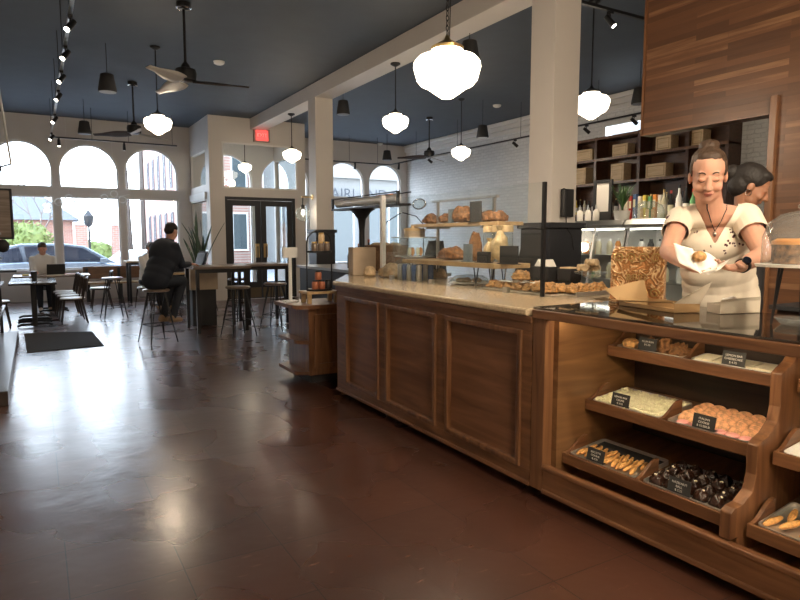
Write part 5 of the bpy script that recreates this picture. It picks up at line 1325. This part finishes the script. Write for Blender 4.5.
M['glosstop']=mat('glossy_dark_top',(.03,.028,.03),.15)
lowtable(-.42,.28,12.0,12.75,'nearest dark cafe table at left, glossy top','glosstop')
lowtable(-.42,.28,12.85,13.6,'middle dark cafe table at left','glosstop')
lowtable(-.42,.95,14.2,14.9,'wide cafe table with the laptop woman behind it','tabletop')
def chair(loc,rz,label):
    """seat faces +y (backrest at -y)"""
    t=thing('bentwood_chair',label,'chair',loc,rz,group='dark cafe chairs with pale seats')
    MB().prism([[(.2*math.cos(a*PI/12)*1.0,.2*math.sin(a*PI/12)) for a in range(24)]],'xy',.43,.455).build('seat','white',t,bevel=.006)
    MB().tube([(.195*math.cos(a*PI/10),.195*math.sin(a*PI/10),.425) for a in range(20)],.015,n=8,closed=True).build('seat_rim','darkwood',t)
    for sx in (-1,1): 
        MB().tube([(sx*.15,.13,.43),(sx*.18,.19,0)],[.016,.011],n=8).build('leg','darkwood',t); MB().tube([(sx*.14,-.14,.43),(sx*.18,-.22,0)],[.016,.011],n=8).build('leg','darkwood',t)
        MB().tube([(sx*.15,-.15,.42),(sx*.17,-.19,.62),(sx*.16,-.22,.78)],.014,n=8).build('back_post','darkwood',t)
    MB().grid(lambda u,v:Vector(((u-.5)*.36,-.20-.04*math.cos((u-.5)*3)-.02*v,.56+.26*v-.04*abs(u-.5)*v)),8,6).build('backrest','darkwood',t,solid=.012,smooth=True)
    return t
c=chair((.52,12.35,0),PI/2,'nearest pale-seated dark cafe chair at the left table')
for loc,l in (((.50,12.95,0),'second pale-seated dark cafe chair, just behind the nearest'),((.48,13.5,0),'third pale-seated dark cafe chair in the row'),((.46,14.0,0),'farthest pale-seated dark cafe chair in the row')): dup(c,loc,PI/2,l)
dup(c,(1.15,14.6,0),PI/2,'dark cafe chair at the right end of the laptop table')
dup(c,(-.62,12.3,0),-PI/2,'dark cafe chair on the wall side of the nearest left table')
# woman's laptop, cup, papers
laptop((.32,14.45,.751),.1+PI,'dark laptop seen from behind in front of the woman in white')
p=at(35.5,272,'z',.75)
t=thing('dark_mug','dark takeaway cup on the middle left table','cup',(-.05,13.1,.751)); MB().lathe([(.04,0),(.052,.13)],n=18).build('cup_body','blackm',t,smooth=True); MB().lathe([(.055,.13),(.052,.142)],n=18).build('lid','black',t)
t=thing('yellow_napkin','small yellow packet on the laptop table','packet',(-.2,14.4,.751)); MB().box((-.06,-.04,0),(.06,.04,.03)).build('packet_body','yellow',t,bevel=.008)
t=thing('red_book','red-edged book lying on the laptop table','book',(.62,14.38,.751)); MB().box((-.14,-.1,0),(.14,.1,.022)).build('cover','red',t,bevel=.003); MB().box((-.135,-.101,.004),(.135,.095,.018)).build('pages','paper',t)
# window bench
t=thing('window_bench','long reddish-brown bench with backrest below the arched windows','bench',(1.95,16.5,0))
MB().box((.95,16.15,.42),(3.2,16.6,.46)).build('seat','oak',t,world=True,bevel=.004); MB().box((.95,16.62,.52),(3.2,16.66,.82)).build('backrest','walx',t,world=True,bevel=.004)
for x in (1.0,1.7,2.4,3.1): MB().box((x,16.2,0),(x+.06,16.26,.42)).build('leg','blackm',t,world=True); MB().box((x,16.56,0),(x+.06,16.62,.78)).build('leg','blackm',t,world=True)
# window ledge table
hightable('high_table',1.75,2.4,15.2,15.8,'small tall table by the window behind the man',top='oak',z=.98)
# ================================================================ LEFT SHELVING
M['black2']=M['black']
t=thing('wall_rack','tall black shelving rack along the left wall on a low dark base','shelf',(-.6,8.6,0))
MB().box((-.93,6.5,0),(-.28,10.7,.13)).build('base','darkwood',t,world=True,bevel=.006)
for y in (6.55,8.6,10.6): MB().box((-.5,y,.13),(-.46,y+.04,2.35)).build('upright','black',t,world=True); MB().box((-.93,y,.13),(-.89,y+.04,2.35)).build('upright','black',t,world=True)
for z in (.5,.85,1.2,1.55): MB().box((-.93,6.52,z),(-.42,10.68,z+.025)).build('shelf_board','darkwood',t,world=True)
for i,(y,z,l) in enumerate(((10.3,1.226,'upper'),(10.2,.876,'middle'),(9.7,.876,'middle, nearer'),(9.9,.526,'lower'),(9.4,.526,'lower, nearer'))):
    b=thing('coffee_bag','dark coffee bag on the left rack, %s shelf'%l,'bag',(-.6,y,z),group='coffee bags on the left rack'); MB().prism([[(-.07,0),(.07,0),(.06,.2),(-.06,.2)]],'yz',-.05,.05).build('bag_body','blackm',b,bevel=.012); MB().box((.05,-.045,.05),(.053,.045,.13)).build('label','paper' if i%2 else 'copper',b)
b=thing('brown_wall_panel','brown wooden panel with rounded dark frame high at the left edge','panel',(-.55,11.2,1.5)); 
z0_=at(8,238,'y',11.2).z; z1_=at(8,190,'y',11.2).z
b.location=(-.43,11.2,z0_); hh=z1_-z0_
MB().box((-.35,-.03,0),(.14,.03,hh)).build('panel','tabletop',b,bevel=.01); MB().prism([[(-.37,-.02),(.16,-.02),(.16,hh+.02),(-.37,hh+.02)],[(-.34,.01),(.125,.01),(.125,hh-.01),(-.34,hh-.01)]],'xz',-.04,.035).build('frame','blackm',b,bevel=.01)
MB().cyl((-.2,0,-.02),(-.2,0,-z0_+.0),.02).build('post','blackm',b)
MB().ell((.0,0,-.12),(.09,.08,.1),n=20).build('round_knob','blackm',b,smooth=True)
MB().box((-.34,-.12,-.52),(.16,.12,-.49)).build('side_shelf','blackm',b)
b=thing('slanted_pole','pair of slanted metal poles leaning at the top left edge','pole',(-.45,9.6,0)); 
pa=at(-6,60,'y',9.6); pb=at(11,164,'y',9.6); 
MB().tube([pa,pb],.014,n=8).build('pole','steel',b,world=True); MB().tube([pa+Vector((-.1,.1,-.0)),pb+Vector((-.12,.1,-.1))],.012,n=8).build('pole','black',b,world=True); MB().tube([pb,(-.5,9.62,2.35)],.012,n=8).build('brace','black',b,world=True)
# ================================================================ PEOPLE
def frame_of(fwd,up):
    f=Vector(fwd).normalized(); u=Vector(up); u=(u-f*u.dot(f)).normalized(); s=f.cross(u).normalized(); return Matrix((s,f,u)).transposed()   # columns: side(right), forward, up
def head_caps(mb,c,fr,k=1.0,neck=None):
    g=lambda x,y,z: Vector(c)+fr@Vector((x*k,y*k,z*k))
    e=lambda p,r: mb.ell(g(*p),tuple(q*k for q in r),n=24,m=16,rot=fr)
    e((0,-.012,.03),(.076,.095,.088)); e((0,.02,-.03),(.066,.072,.085)); e((0,.052,-.10),(.032,.032,.024)); e((0,.028,-.078),(.062,.055,.044)); e((0,.035,-.02),(.062,.058,.07))
    for s in (-1,1):
        e((s*.036,.058,-.042),(.027,.028,.028)); e((s*.03,.0765,.000),(.019,.014,.011)); e((s*.077,-.008,-.018),(.010,.020,.031)); e((s*.012,.100,-.040),(.010,.012,.009))
    mb.cap(g(-.034,.070,.024),.013*k,g(.034,.070,.024),.013*k); mb.cap(g(0,.084,.008),.009*k,g(0,.110,-.038),.0135*k)
    e((0,.085,-.066),(.024,.014,.012))
    return g
def hand(mb,wrist,d,n,side,k=1.0,curl=.5,spread=.0,thumb_out=.6):
    """wrist position, direction d, palm normal n, side=+1 puts the thumb on d x n"""
    d=Vector(d).normalized(); n=Vector(n); n=(n-d*n.dot(d)).normalized(); s=d.cross(n).normalized()*side; w=Vector(wrist)
    for i in range(4):
        o=s*((1.5-i)*.0205*k); b=w+d*(.088 if i in (1,2) else .082)*k+o; mb.cap(w+d*.01*k+o*.7,.0135*k,b,.0115*k,n=10)
        L=(.040,.044,.041,.032)[i]*k; dd=(d+s*(1.5-i)*spread).normalized(); p=b; ang=0
        for j,f in enumerate((1,.68,.52)):
            ang+=curl*(1.0 if j else .7); v=(dd*math.cos(ang)+n*math.sin(ang)); q=p+v*L*f; mb.cap(p,(.0098-.0008*j)*k,q,(.009-.0008*j)*k,n=10); p=q
    p=w+d*.022*k+s*.022*k; v=(d*.6+s*thumb_out+n*.35).normalized(); q=p+v*.038*k; mb.cap(p,.015*k,q,.0115*k,n=10); v2=(d*.9+s*.15+n*.35).normalized(); r=q+v2*.03*k; mb.cap(q,.011*k,r,.0100*k,n=10); mb.cap(r,.010*k,r+(v2+n*.2).normalized()*.022*k,.0085*k,n=10)
def limb(mb,pts):
    for (p,r),(q,s) in zip(pts,pts[1:]): mb.cap(p,r,q,s,n=16)
def ellc(mb,c,r,fr): mb.ell(c,r,n=28,m=18,rot=fr)

# ---------------- woman serving
hc=P(708,174,3.32); D3=3.2
fw=Vector((-.80,-.60,0)).normalized(); sd=Vector((fw.y,-fw.x,0))   # her right-hand side
W=Vector((3.5,hc.y-.02,.22))
root=thing('person','woman in a cream short-sleeved floral blouse, looking down at a pastry held in white paper','person',W)
TF=frame_of(fw,(0,0,1))
HF=frame_of(fw*1+Vector((0,0,-.42)),(0,0,1))
chest=P(713,238,3.55); neck=P(711,205,3.44); waist=P(719,283,3.66); 
hip=Vector((waist.x+.02,waist.y,1.13)); shR=P(680,219,3.50); shL=P(746,217,3.42)
elR=P(668,252,3.26); wrR=P(683,263,3.04); elL=P(763,254,3.22); wrL=P(740,267,3.02)
b=MB(); g=head_caps(b,hc,HF,1.12)
b.cap(neck-Vector((0,0,.05)),.072,g(0,-.012,-.06),.063,n=20); b.cap(neck,.06,g(0,.02,-.085),.05,n=20)
ellc(b,chest,(.17,.105,.18),TF); ellc(b,(chest+waist)/2,(.16,.11,.16),TF); ellc(b,hip,(.18,.13,.16),TF)
for s in (-1,1): pass
b.cap(shR+fw*-.01,.052,shL,.052,n=20); 
b.cap(neck-Vector((0,0,.03)),.05,shR,.05); b.cap(neck-Vector((0,0,.03)),.05,shL,.05)
limb(b,[(shR,.056),((shR+elR)/2,.052),(elR,.043),((elR+wrR)/2,.038),(wrR,.026)])
limb(b,[(shL,.060),((shL+elL)/2,.057),(elL,.047),((elL*.5+wrL*.5),.041),(wrL,.028)])
camdir=(Vector((0,0,H))-wrR).normalized()
hdR=P(701,271,2.97)-wrR; hdL=P(714,270,2.96)-wrL
hand(b,wrR,hdR,(cU*.9-cF*.35),1,k=.98,curl=.35)
hand(b,wrL,hdL,(cU*.9-cF*.25),-1,k=.98,curl=.4)
# legs
for s in (-1,1):
    h0=hip+sd*(.085*s); kn=Vector((h0.x,h0.y,.66))+fw*.03; an=Vector((h0.x,h0.y,.27)); limb(b,[(h0,.092),(kn,.058),(an,.04)]); b.cap(an-Vector((0,0,.03)),.036,an+fw*.14+Vector((0,0,-.04)),.028)
body=organic(b,'body','skin',root,voxel=.0042,smooth=5)
# blouse
b=MB(); ellc(b,chest,(.195,.122,.20),TF); ellc(b,chest+fw*.045+Vector((0,0,-.03)),(.16,.10,.11),TF)
for u in (.35,.7,1.0,1.3): ellc(b,chest.lerp(waist,u),(.192+.008*u,.132+.012*u,.15),TF)
ellc(b,hip+Vector((0,0,.03)),(.205,.15,.17),TF)
b.cap(neck-Vector((0,0,.05)),.062,shL,.066,n=24); b.cap(neck-Vector((0,0,.05)),.062,shR,.062,n=24)
limb(b,[(shR,.070),(shR+(elR-shR)*.42,.070)]); limb(b,[(shL,.075),(shL+(elL-shL)*.45,.076)])
b.cap(neck-Vector((0,0,.06)),.07,neck-Vector((0,0,.0)),.06)
def cutb(v):
    q=TF.transposed()@(v-chest); x,y,z=q      # side, forward, up
    if y>-.02 and z>-.03 and abs(x-.0)<(z+.03)*.50 and z<.4: return True
    if (v-neck).length<.075 or v.z>neck.z+.0 and (v-neck).length<.12: return True
    for sh,el,f in ((shR,elR,.43),(shL,elL,.46)):
        a=(el-sh); t=(v-sh).dot(a)/a.length_squared
        if t>f and (v-(sh+a*t)).length<.1 and t<1: return True
    if v.z<hip.z-.06: return True
    return False
bl=organic(b,'blouse','blouse',root,voxel=.0042,smooth=12,cut=cutb,solid=.004)
bl.data.materials.append(M['flower'])
ofs=wl(root)
fl=[(717,226,.018),(727,243,.016),(735,238,.015),(741,243,.014),(733,245,.012),(703,252,.013),(709,262,.012),(696,232,.010),(731,231,.012),(724,252,.010),(712,246,.008),(745,233,.012)]
rn=random.Random(12); cen=[]
for px,py,r in fl:
    o=Vector((0,0,H)); rr_=ray(px,py)
    for k in range(4): 
        a=rn.uniform(0,6.28); cen.append((px+4*r/.018*math.cos(a)*.7,py+4*r/.018*math.sin(a)*.7,r*.42))
def proj(v):
    d=v-Vector((0,0,H)); z=d.dot(cF); return 400+F_PX*d.dot(cR)/z,300-F_PX*d.dot(cU)/z,z
for p in bl.data.polygons:
    c=p.center+ofs
    if p.normal.dot(cF)>-.1: 
        q=TF.transposed()@(c-chest)
        if noise.noise(c*17)>.52: p.material_index=1
        continue
    x,y,z=proj(c)
    for a,b_,r in cen:
        if (x-a)**2+(y-b_)**2<(r*F_PX/z)**2: p.material_index=1; break
# placket buttons, necklace
def front(px,py,dd): return P(px,py,dd)
# trousers
b=MB(); 
ellc(b,hip+Vector((0,0,-.03)),(.19,.14,.15),TF)
for s in (-1,1):
    h0=hip+sd*(.088*s); kn=Vector((h0.x,h0.y,.66))+fw*.03; an=Vector((h0.x,h0.y,.29)); limb(b,[(h0,.102),(kn,.07),(an,.055)])
organic(b,'trousers','blackm',root,voxel=.009,smooth=6)
# hair : pulled back with small bun
b=MB(); e=lambda p,r,**k: b.ell(g(*p),r,n=24,m=16,rot=HF,**k)
e((0,-.024,.052),(.087,.097,.084)); e((0,-.05,.0),(.088,.074,.082)); e((0,-.06,-.05),(.07,.05,.05)); e((0,-.125,.02),(.045,.04,.042)); e((0,-.065,.118),(.052,.05,.034)); e((0,.016,.090),(.062,.045,.032))
for s in (-1,1): e((s*.069,-.002,.03),(.014,.032,.048))
h=organic(b,'hair','hair',root,voxel=.005,smooth=3)
tmp=bpy.data.textures.new('hairtex','CLOUDS'); tmp.noise_scale=.02
dm=h.modifiers.new('disp','DISPLACE'); dm.texture=tmp; dm.strength=.008; dm.mid_level=.5
# face details, laid onto the skin
from mathutils.bvhtree import BVHTree
def face_kit(body,root,g,HFm,k,hairm,lips=True):
    bm=bmesh.new(); bm.from_mesh(body.data); bv=BVHTree.FromBMesh(bm); bm.free(); of=wl(root); fd=HFm.col[1].normalized()
    def on(x,z,off=.001):
        o=g(x,.3,z)-of; h=bv.ray_cast(o,-fd)
        return (h[0]+of+fd*off) if h[0] is not None else g(x,.1,z)
    for s in (-1,1):
        MB().tube([on(s*x,z,.0008) for x,z in ((.014,.024),(.022,.030),(.031,.032),(.040,.029),(.047,.022))],[.003,.0042,.004,.0034,.0015],n=6).build('eyebrow',hairm,root,world=True,smooth=True)
        MB().tube([on(s*x,z,.0003) for x,z in ((.016,-.004),(.023,-.010),(.031,-.0125),(.039,-.010),(.045,-.004))],[.0008,.0019,.0022,.002,.0008],n=6).build('eyelashes',hairm,root,world=True,smooth=True)
        MB().tube([on(s*x,z,-.0006) for x,z in ((.017,.006),(.024,.010),(.031,.0115),(.039,.009),(.044,.004))],[.0006,.0012,.0014,.0012,.0006],n=6).build('eyelid_crease','crease',root,world=True,smooth=True)
        MB().ell(on(s*.0065,-.053,-.0012),(.0035,.003,.002),n=8,m=6,rot=HFm).build('nostril','crease',root,world=True,smooth=True)
    if lips:
        MB().tube([on(x,z,.0) for x,z in ((-.023,-.0725),(-.014,-.068),(-.005,-.0655),(0,-.0665),(.005,-.0655),(.014,-.068),(.023,-.0725))],[.001,.0028,.0036,.003,.0036,.0028,.001],n=8).build('upper_lip','lips',root,world=True,smooth=True)
        MB().tube([on(x,z,.0) for x,z in ((-.021,-.0725),(-.011,-.076),(0,-.0775),(.011,-.076),(.021,-.0725))],[.001,.0042,.0052,.0042,.001],n=8).build('lower_lip','lips',root,world=True,smooth=True)
M['crease']=mat('skin_crease',(.33,.14,.10),.6)
face_kit(body,root,g,HF,1.12,'hair')
# necklace
nk=TF.transposed()
_bm=bmesh.new(); _bm.from_mesh(body.data); _bv=BVHTree.FromBMesh(_bm); _bm.free()
def nx(x,z,off=.003):
    o=chest+TF@Vector((x,.5,z))-wl(root); h=_bv.ray_cast(o,-TF.col[1])
    return (h[0]+wl(root)+Vector(TF.col[1])*off) if h[0] is not None else chest+TF@Vector((x,.13,z))
zt_n=(neck.z-chest.z)
path=[(-.052,zt_n-.0),(-.05,zt_n-.025),(-.04,zt_n-.05),(-.028,zt_n-.085),(-.015,zt_n-.115),(0,zt_n-.145),(.015,zt_n-.115),(.028,zt_n-.085),(.04,zt_n-.05),(.05,zt_n-.025),(.052,zt_n-.0)]
MB().tube([nx(*p) for p in path],.0026,n=6).build('necklace_cord','blackm',root,world=True)
MB().ell(nx(0,zt_n-.16,.006),(.009,.009,.014)).build('pendant','steel',root,world=True,smooth=True)
# watch
a=(elL-wrL).normalized(); pc=wrL+a*.035
MB().cyl(pc-a*.012,pc+a*.012,.0355,.0365,n=24).build('watch_band','black',root,world=True,smooth=True)
MB().cyl(pc+cU*.018-cF*.03,pc+cU*.024-cF*.042,.020,n=20).build('watch_face','navy',root,world=True,smooth=True)
# apron/hands: paper with bun
pt=thing('tissue_sheet','white bakery tissue folded around a bun in the woman\'s hands','paper',P(702,266,2.95))
def sheetq(c4,nu=8,nv=8,w=.006,sd_=1):
    A,B,C_,D_=[P(*c) for c in c4]
    return lambda u,v:(A*(1-u)*(1-v)+B*u*(1-v)+C_*u*v+D_*(1-u)*v)-cF*(w*math.sin(u*8+sd_)*math.sin(v*6+sd_))
MB().grid(sheetq(((673,243,3.0),(693,249,2.95),(700,273,2.90),(679,263,2.95))),8,8).build('left_leaf','paper',pt,world=True,solid=.001,smooth=True)
MB().grid(sheetq(((700,273,2.90),(730,259,2.87),(721,269,2.89),(708,275,2.91)),sd_=2),8,8).build('right_leaf','paper',pt,world=True,solid=.001,smooth=True)
MB().grid(sheetq(((683,250,3.0),(706,252,3.0),(722,262,2.95),(700,274,2.92)),sd_=3),8,8).build('inner_leaf','paper',pt,world=True,solid=.001,smooth=True)
bn=MB().ell((0,0,.0),(.036,.03,.026),n=24,m=16,amp=.06,fr=20).build('held_bun','bun',None,smooth=True); bn.location=P(699,262,2.93); tag(bn,'small golden bun held in the white tissue','bun')

# ---------------- second woman behind
hc2=P(752,186,3.75); fw2=Vector((.55,-.75,0)).normalized(); TF2=frame_of(fw2,(0,0,1)); HF2=frame_of(fw2+Vector((0,0,-.55)),(0,0,1))
r2=thing('person','woman in black with dark tied-up hair and hoop earring, turned away behind the server','person',(hc2.x,hc2.y,.2))
b=MB(); g2=head_caps(b,hc2,HF2,1.0); nk2=hc2+Vector((0,0,-.19))-fw2*.04; b.cap(nk2,.055,g2(0,-.02,-.05),.05)
ch2=nk2+Vector((0,0,-.17)); ellc(b,ch2,(.16,.10,.17),TF2); hp2=Vector((ch2.x,ch2.y,1.1)); ellc(b,hp2,(.17,.12,.15),TF2); b.cap(ch2,.12,hp2,.12)
s2=Vector((fw2.y,-fw2.x,0)); 
for s in (-1,1):
    sh=ch2+s2*(.17*s)+Vector((0,0,.10)); el=sh+Vector((0,0,-.27))+fw2*.03; wr=el+fw2*.03+Vector((0,0,-.24)); b.cap(ch2+Vector((0,0,.1)),.05,sh,.05); limb(b,[(sh,.05),(el,.04),(wr,.026)]); hand(b,wr,Vector((0,0,-1)),-s2*s,s,curl=.3)
    h0=hp2+s2*(.09*s); limb(b,[(h0,.09),(Vector((h0.x,h0.y,.65)),.058),(Vector((h0.x,h0.y,.26)),.04)]); b.cap(Vector((h0.x,h0.y,.235)),.035,Vector((h0.x,h0.y,.23))+fw2*.14,.028)
organic(b,'body','skin2',r2,voxel=.006,smooth=5)
b=MB(); ellc(b,ch2,(.18,.12,.185),TF2); ellc(b,hp2,(.185,.135,.17),TF2); b.cap(ch2,.135,hp2,.135)
for s in (-1,1):
    sh=ch2+s2*(.17*s)+Vector((0,0,.10)); b.cap(ch2+Vector((0,0,.1)),.06,sh,.062); limb(b,[(sh,.062),(sh+Vector((0,0,-.2)),.058)])
    h0=hp2+s2*(.09*s); limb(b,[(h0,.1),(Vector((h0.x,h0.y,.65)),.07),(Vector((h0.x,h0.y,.3)),.055)])
organic(b,'black_clothes','blackm',r2,voxel=.009,smooth=6)
b=MB(); b.ell(g2(0,-.03,.04),(.09,.105,.09),n=24,m=16,rot=HF2); b.ell(g2(0,-.06,-.02),(.08,.07,.08),n=20,m=14,rot=HF2); b.ell(g2(0,.025,.08),(.07,.055,.035),rot=HF2); b.ell(g2(-.02,-.14,.02),(.06,.05,.055),amp=.2,rot=HF2)
organic(b,'hair','hairb',r2,voxel=.006,smooth=3)
q=g2(.084,-.005,-.055) if (g2(.084,0,0)-Vector((0,0,H))).length<(g2(-.084,0,0)-Vector((0,0,H))).length else g2(-.084,-.005,-.055)
MB().tube([q+cR*(.018*math.cos(a*PI/8))+cU*(.018*math.sin(a*PI/8))-cF*.01 for a in range(16)],.0022,n=6,closed=True).build('hoop_earring','chrome',r2,world=True)

# ---------------- seated people
def seated(label,seat,seat_z,yawd,top,bottom,hairm,skinm='skin',lean=.12,scale=1.0,feet='ring',arms='table',table_z=1.06,longsleeve=True,voxel=.012,shoe='tan',wide=1.0):
    f=Vector((math.cos(yawd),math.sin(yawd),0)); s=Vector((f.y,-f.x,0)); Z=Vector((0,0,1)); base=Vector((seat[0],seat[1],0))
    r=thing('person',label,'person',(seat[0],seat[1],0)); T=frame_of(f,(0,0,1)); HFm=frame_of(f+Vector((0,0,-.35)),(0,0,1))
    k=scale; hip=base+Z*(seat_z+.11*k); ch=hip+Z*.34*k+f*lean*.8; nk=hip+Z*.56*k+f*lean*1.3; hd=nk+Z*.155*k+f*.04
    b=MB(); g=head_caps(b,hd,HFm,k); b.cap(nk-Z*.04,.058*k,g(0,-.02,-.05),.052*k); ellc(b,ch,(.17*k,.11*k,.2*k),T); b.cap(hip,.13*k,ch,.12*k)
    c=MB(); ellc(c,ch+Z*.03,(.225*k*wide,.145*k*wide,.25*k),T); [ellc(c,(hip+Z*.02).lerp(ch,u),((.18+.035*u)*k*wide,.148*k*wide,.17*k),T) for u in (0,.3,.6)]; c.cap(nk-Z*.06,.075*k,nk+Z*.015,.06*k)
    d=MB(); ellc(d,hip,(.19*k,.16*k,.12*k),T)
    for sg in (-1,1):
        sh=ch+s*(.19*k*sg)+Z*.15*k; el=sh-Z*.27*k+f*(.14); wr=Vector((el.x,el.y,0))+f*.24-s*(.06*sg); wr.z=table_z+.05
        limb(b,[(sh,.055*k),(el,.042*k),(wr,.028*k)]); hand(b,wr,f,-Z,-sg,k=k,curl=.3)
        c.cap(ch+Z*.15*k,.075*k,sh,.07*k)
        limb(c,[(sh,.072*k),(el,.058*k),(wr-(wr-el)*.1,.042*k)])
        h0=hip+s*(.09*k*sg); kn=h0+f*.44*k+Z*(-.02)-s*.0; 
        an=Vector((kn.x,kn.y,0))-f*(.22 if feet=='ring' else .0); an.z=.36 if feet=='ring' else .09
        limb(b,[(h0,.08*k),(kn,.055*k),(an,.038*k)]); limb(d,[(h0,.1*k),(kn,.075*k),(an,.052*k)])
        sh0=an-Z*.045; so=MB(); so.cap(sh0-f*.05,.042,sh0+f*.15-Z*.025,.036,n=14); so.cap(sh0-f*.05,.042,sh0+Z*.05,.045,n=14)
        organic(so,'shoe',shoe,r,voxel=.01,smooth=3)
    organic(b,'body',skinm,r,voxel=voxel*.6,smooth=4); organic(c,'jacket' if longsleeve else 'shirt',top,r,voxel=voxel,smooth=6); organic(d,'trousers',bottom,r,voxel=voxel,smooth=6)
    h=MB(); h.ell(g(0,-.02,.05),(.083*k,.1*k,.078*k),n=20,m=14,rot=HFm); h.ell(g(0,-.055,.0),(.078*k,.062*k,.07*k),rot=HFm)
    organic(h,'hair',hairm,r,voxel=.008,smooth=3)
    for sg in (-1,1): MB().ell(g(sg*.03,.090,.0),(.009,.006,.006),rot=HFm).build('eye','blackm',r,world=True)
    return r
seated('man in a navy jacket seated on a bar stool, his back half turned',(man_st.x,man_st.y),.775,math.radians(38),'jacket','denim','hairb',lean=.24,scale=1.0,wide=1.15)
seated('woman in a white shirt seated behind the dark laptop by the left window',(.12,15.15),.46,-PI/2,'shirtw','denim','hair',lean=.1,feet='floor',table_z=.75,voxel=.014)
MB_=dup(bpy.data.objects['bentwood_chair'],(.12,15.2,0),PI,'dark cafe chair under the woman in white')
seated('grey-haired person seated at the window table, mostly hidden left of the man in navy',(at(146,250,'y',14.3).x,14.3),.46,-PI/2+.6,'shirtw','denim','hairg',lean=.08,feet='floor',table_z=.75,voxel=.014)
seated('grey-haired person seated at the window table, head visible right of the man in navy',(at(177,250,'y',14.6).x,14.6),.46,PI+.4,'jacket','denim','hairg',lean=.08,feet='floor',table_z=.75,voxel=.014)
for yy,px_c,rz_c,l in ((14.3,146,PI-.9+.6-.7,'dark cafe chair under the person left of the man in navy'),(14.6,177,PI/2+.4,'dark cafe chair under the person right of the man in navy')): dup(bpy.data.objects['bentwood_chair'],(at(px_c,250,'y',yy).x,yy,0),rz_c,l)
# ================================================================ LIGHT
w=bpy.data.worlds.new('sky'); bpy.context.scene.world=w; w.use_nodes=True; nt=w.node_tree
bg=nt.nodes['Background']; tc=nt.nodes.new('ShaderNodeTexCoord'); sp=nt.nodes.new('ShaderNodeSeparateXYZ'); nt.links.new(tc.outputs['Generated'],sp.inputs[0])
rp=nt.nodes.new('ShaderNodeValToRGB'); e=rp.color_ramp.elements; e[0].position=.0; e[0].color=(.86,.92,1,1); e[1].position=.9; e[1].color=(.55,.72,1,1)
nt.links.new(sp.outputs[2],rp.inputs[0]); nt.links.new(rp.outputs[0],bg.inputs[0]); bg.inputs[1].default_value=BG
def point(p,e,col=(1,.8,.58),r=.12):
    l=bpy.data.lights.new('lamp_light','POINT'); l.energy=e; l.color=col; l.shadow_soft_size=r
    o=bpy.data.objects.new('lamp_light',l); C.objects.link(o); o.location=p; return o
def area(p,rot,sx,sy,e,col):
    l=bpy.data.lights.new('area_light','AREA'); l.shape='RECTANGLE'; l.size=sx; l.size_y=sy; l.energy=e; l.color=col
    o=bpy.data.objects.new('area_light',l); C.objects.link(o); o.location=p; o.rotation_euler=rot; return o
for p,e in LAMPS: point(p,e)
for p,d,e in SPOTS:
    l=bpy.data.lights.new('spot_light','SPOT'); l.energy=e; l.color=(1,.84,.62); l.spot_size=1.2; l.spot_blend=.6; l.shadow_soft_size=.04
    o=bpy.data.objects.new('spot_light',l); C.objects.link(o); o.location=p; o.rotation_euler=Vector(d).to_track_quat('-Z','Y').to_euler()
sc=bpy.context.scene
sc.view_settings.view_transform='Standard'; sc.view_settings.look='None'; sc.view_settings.exposure=EXPO; sc.view_settings.gamma=1; sc.view_settings.use_curve_mapping=False
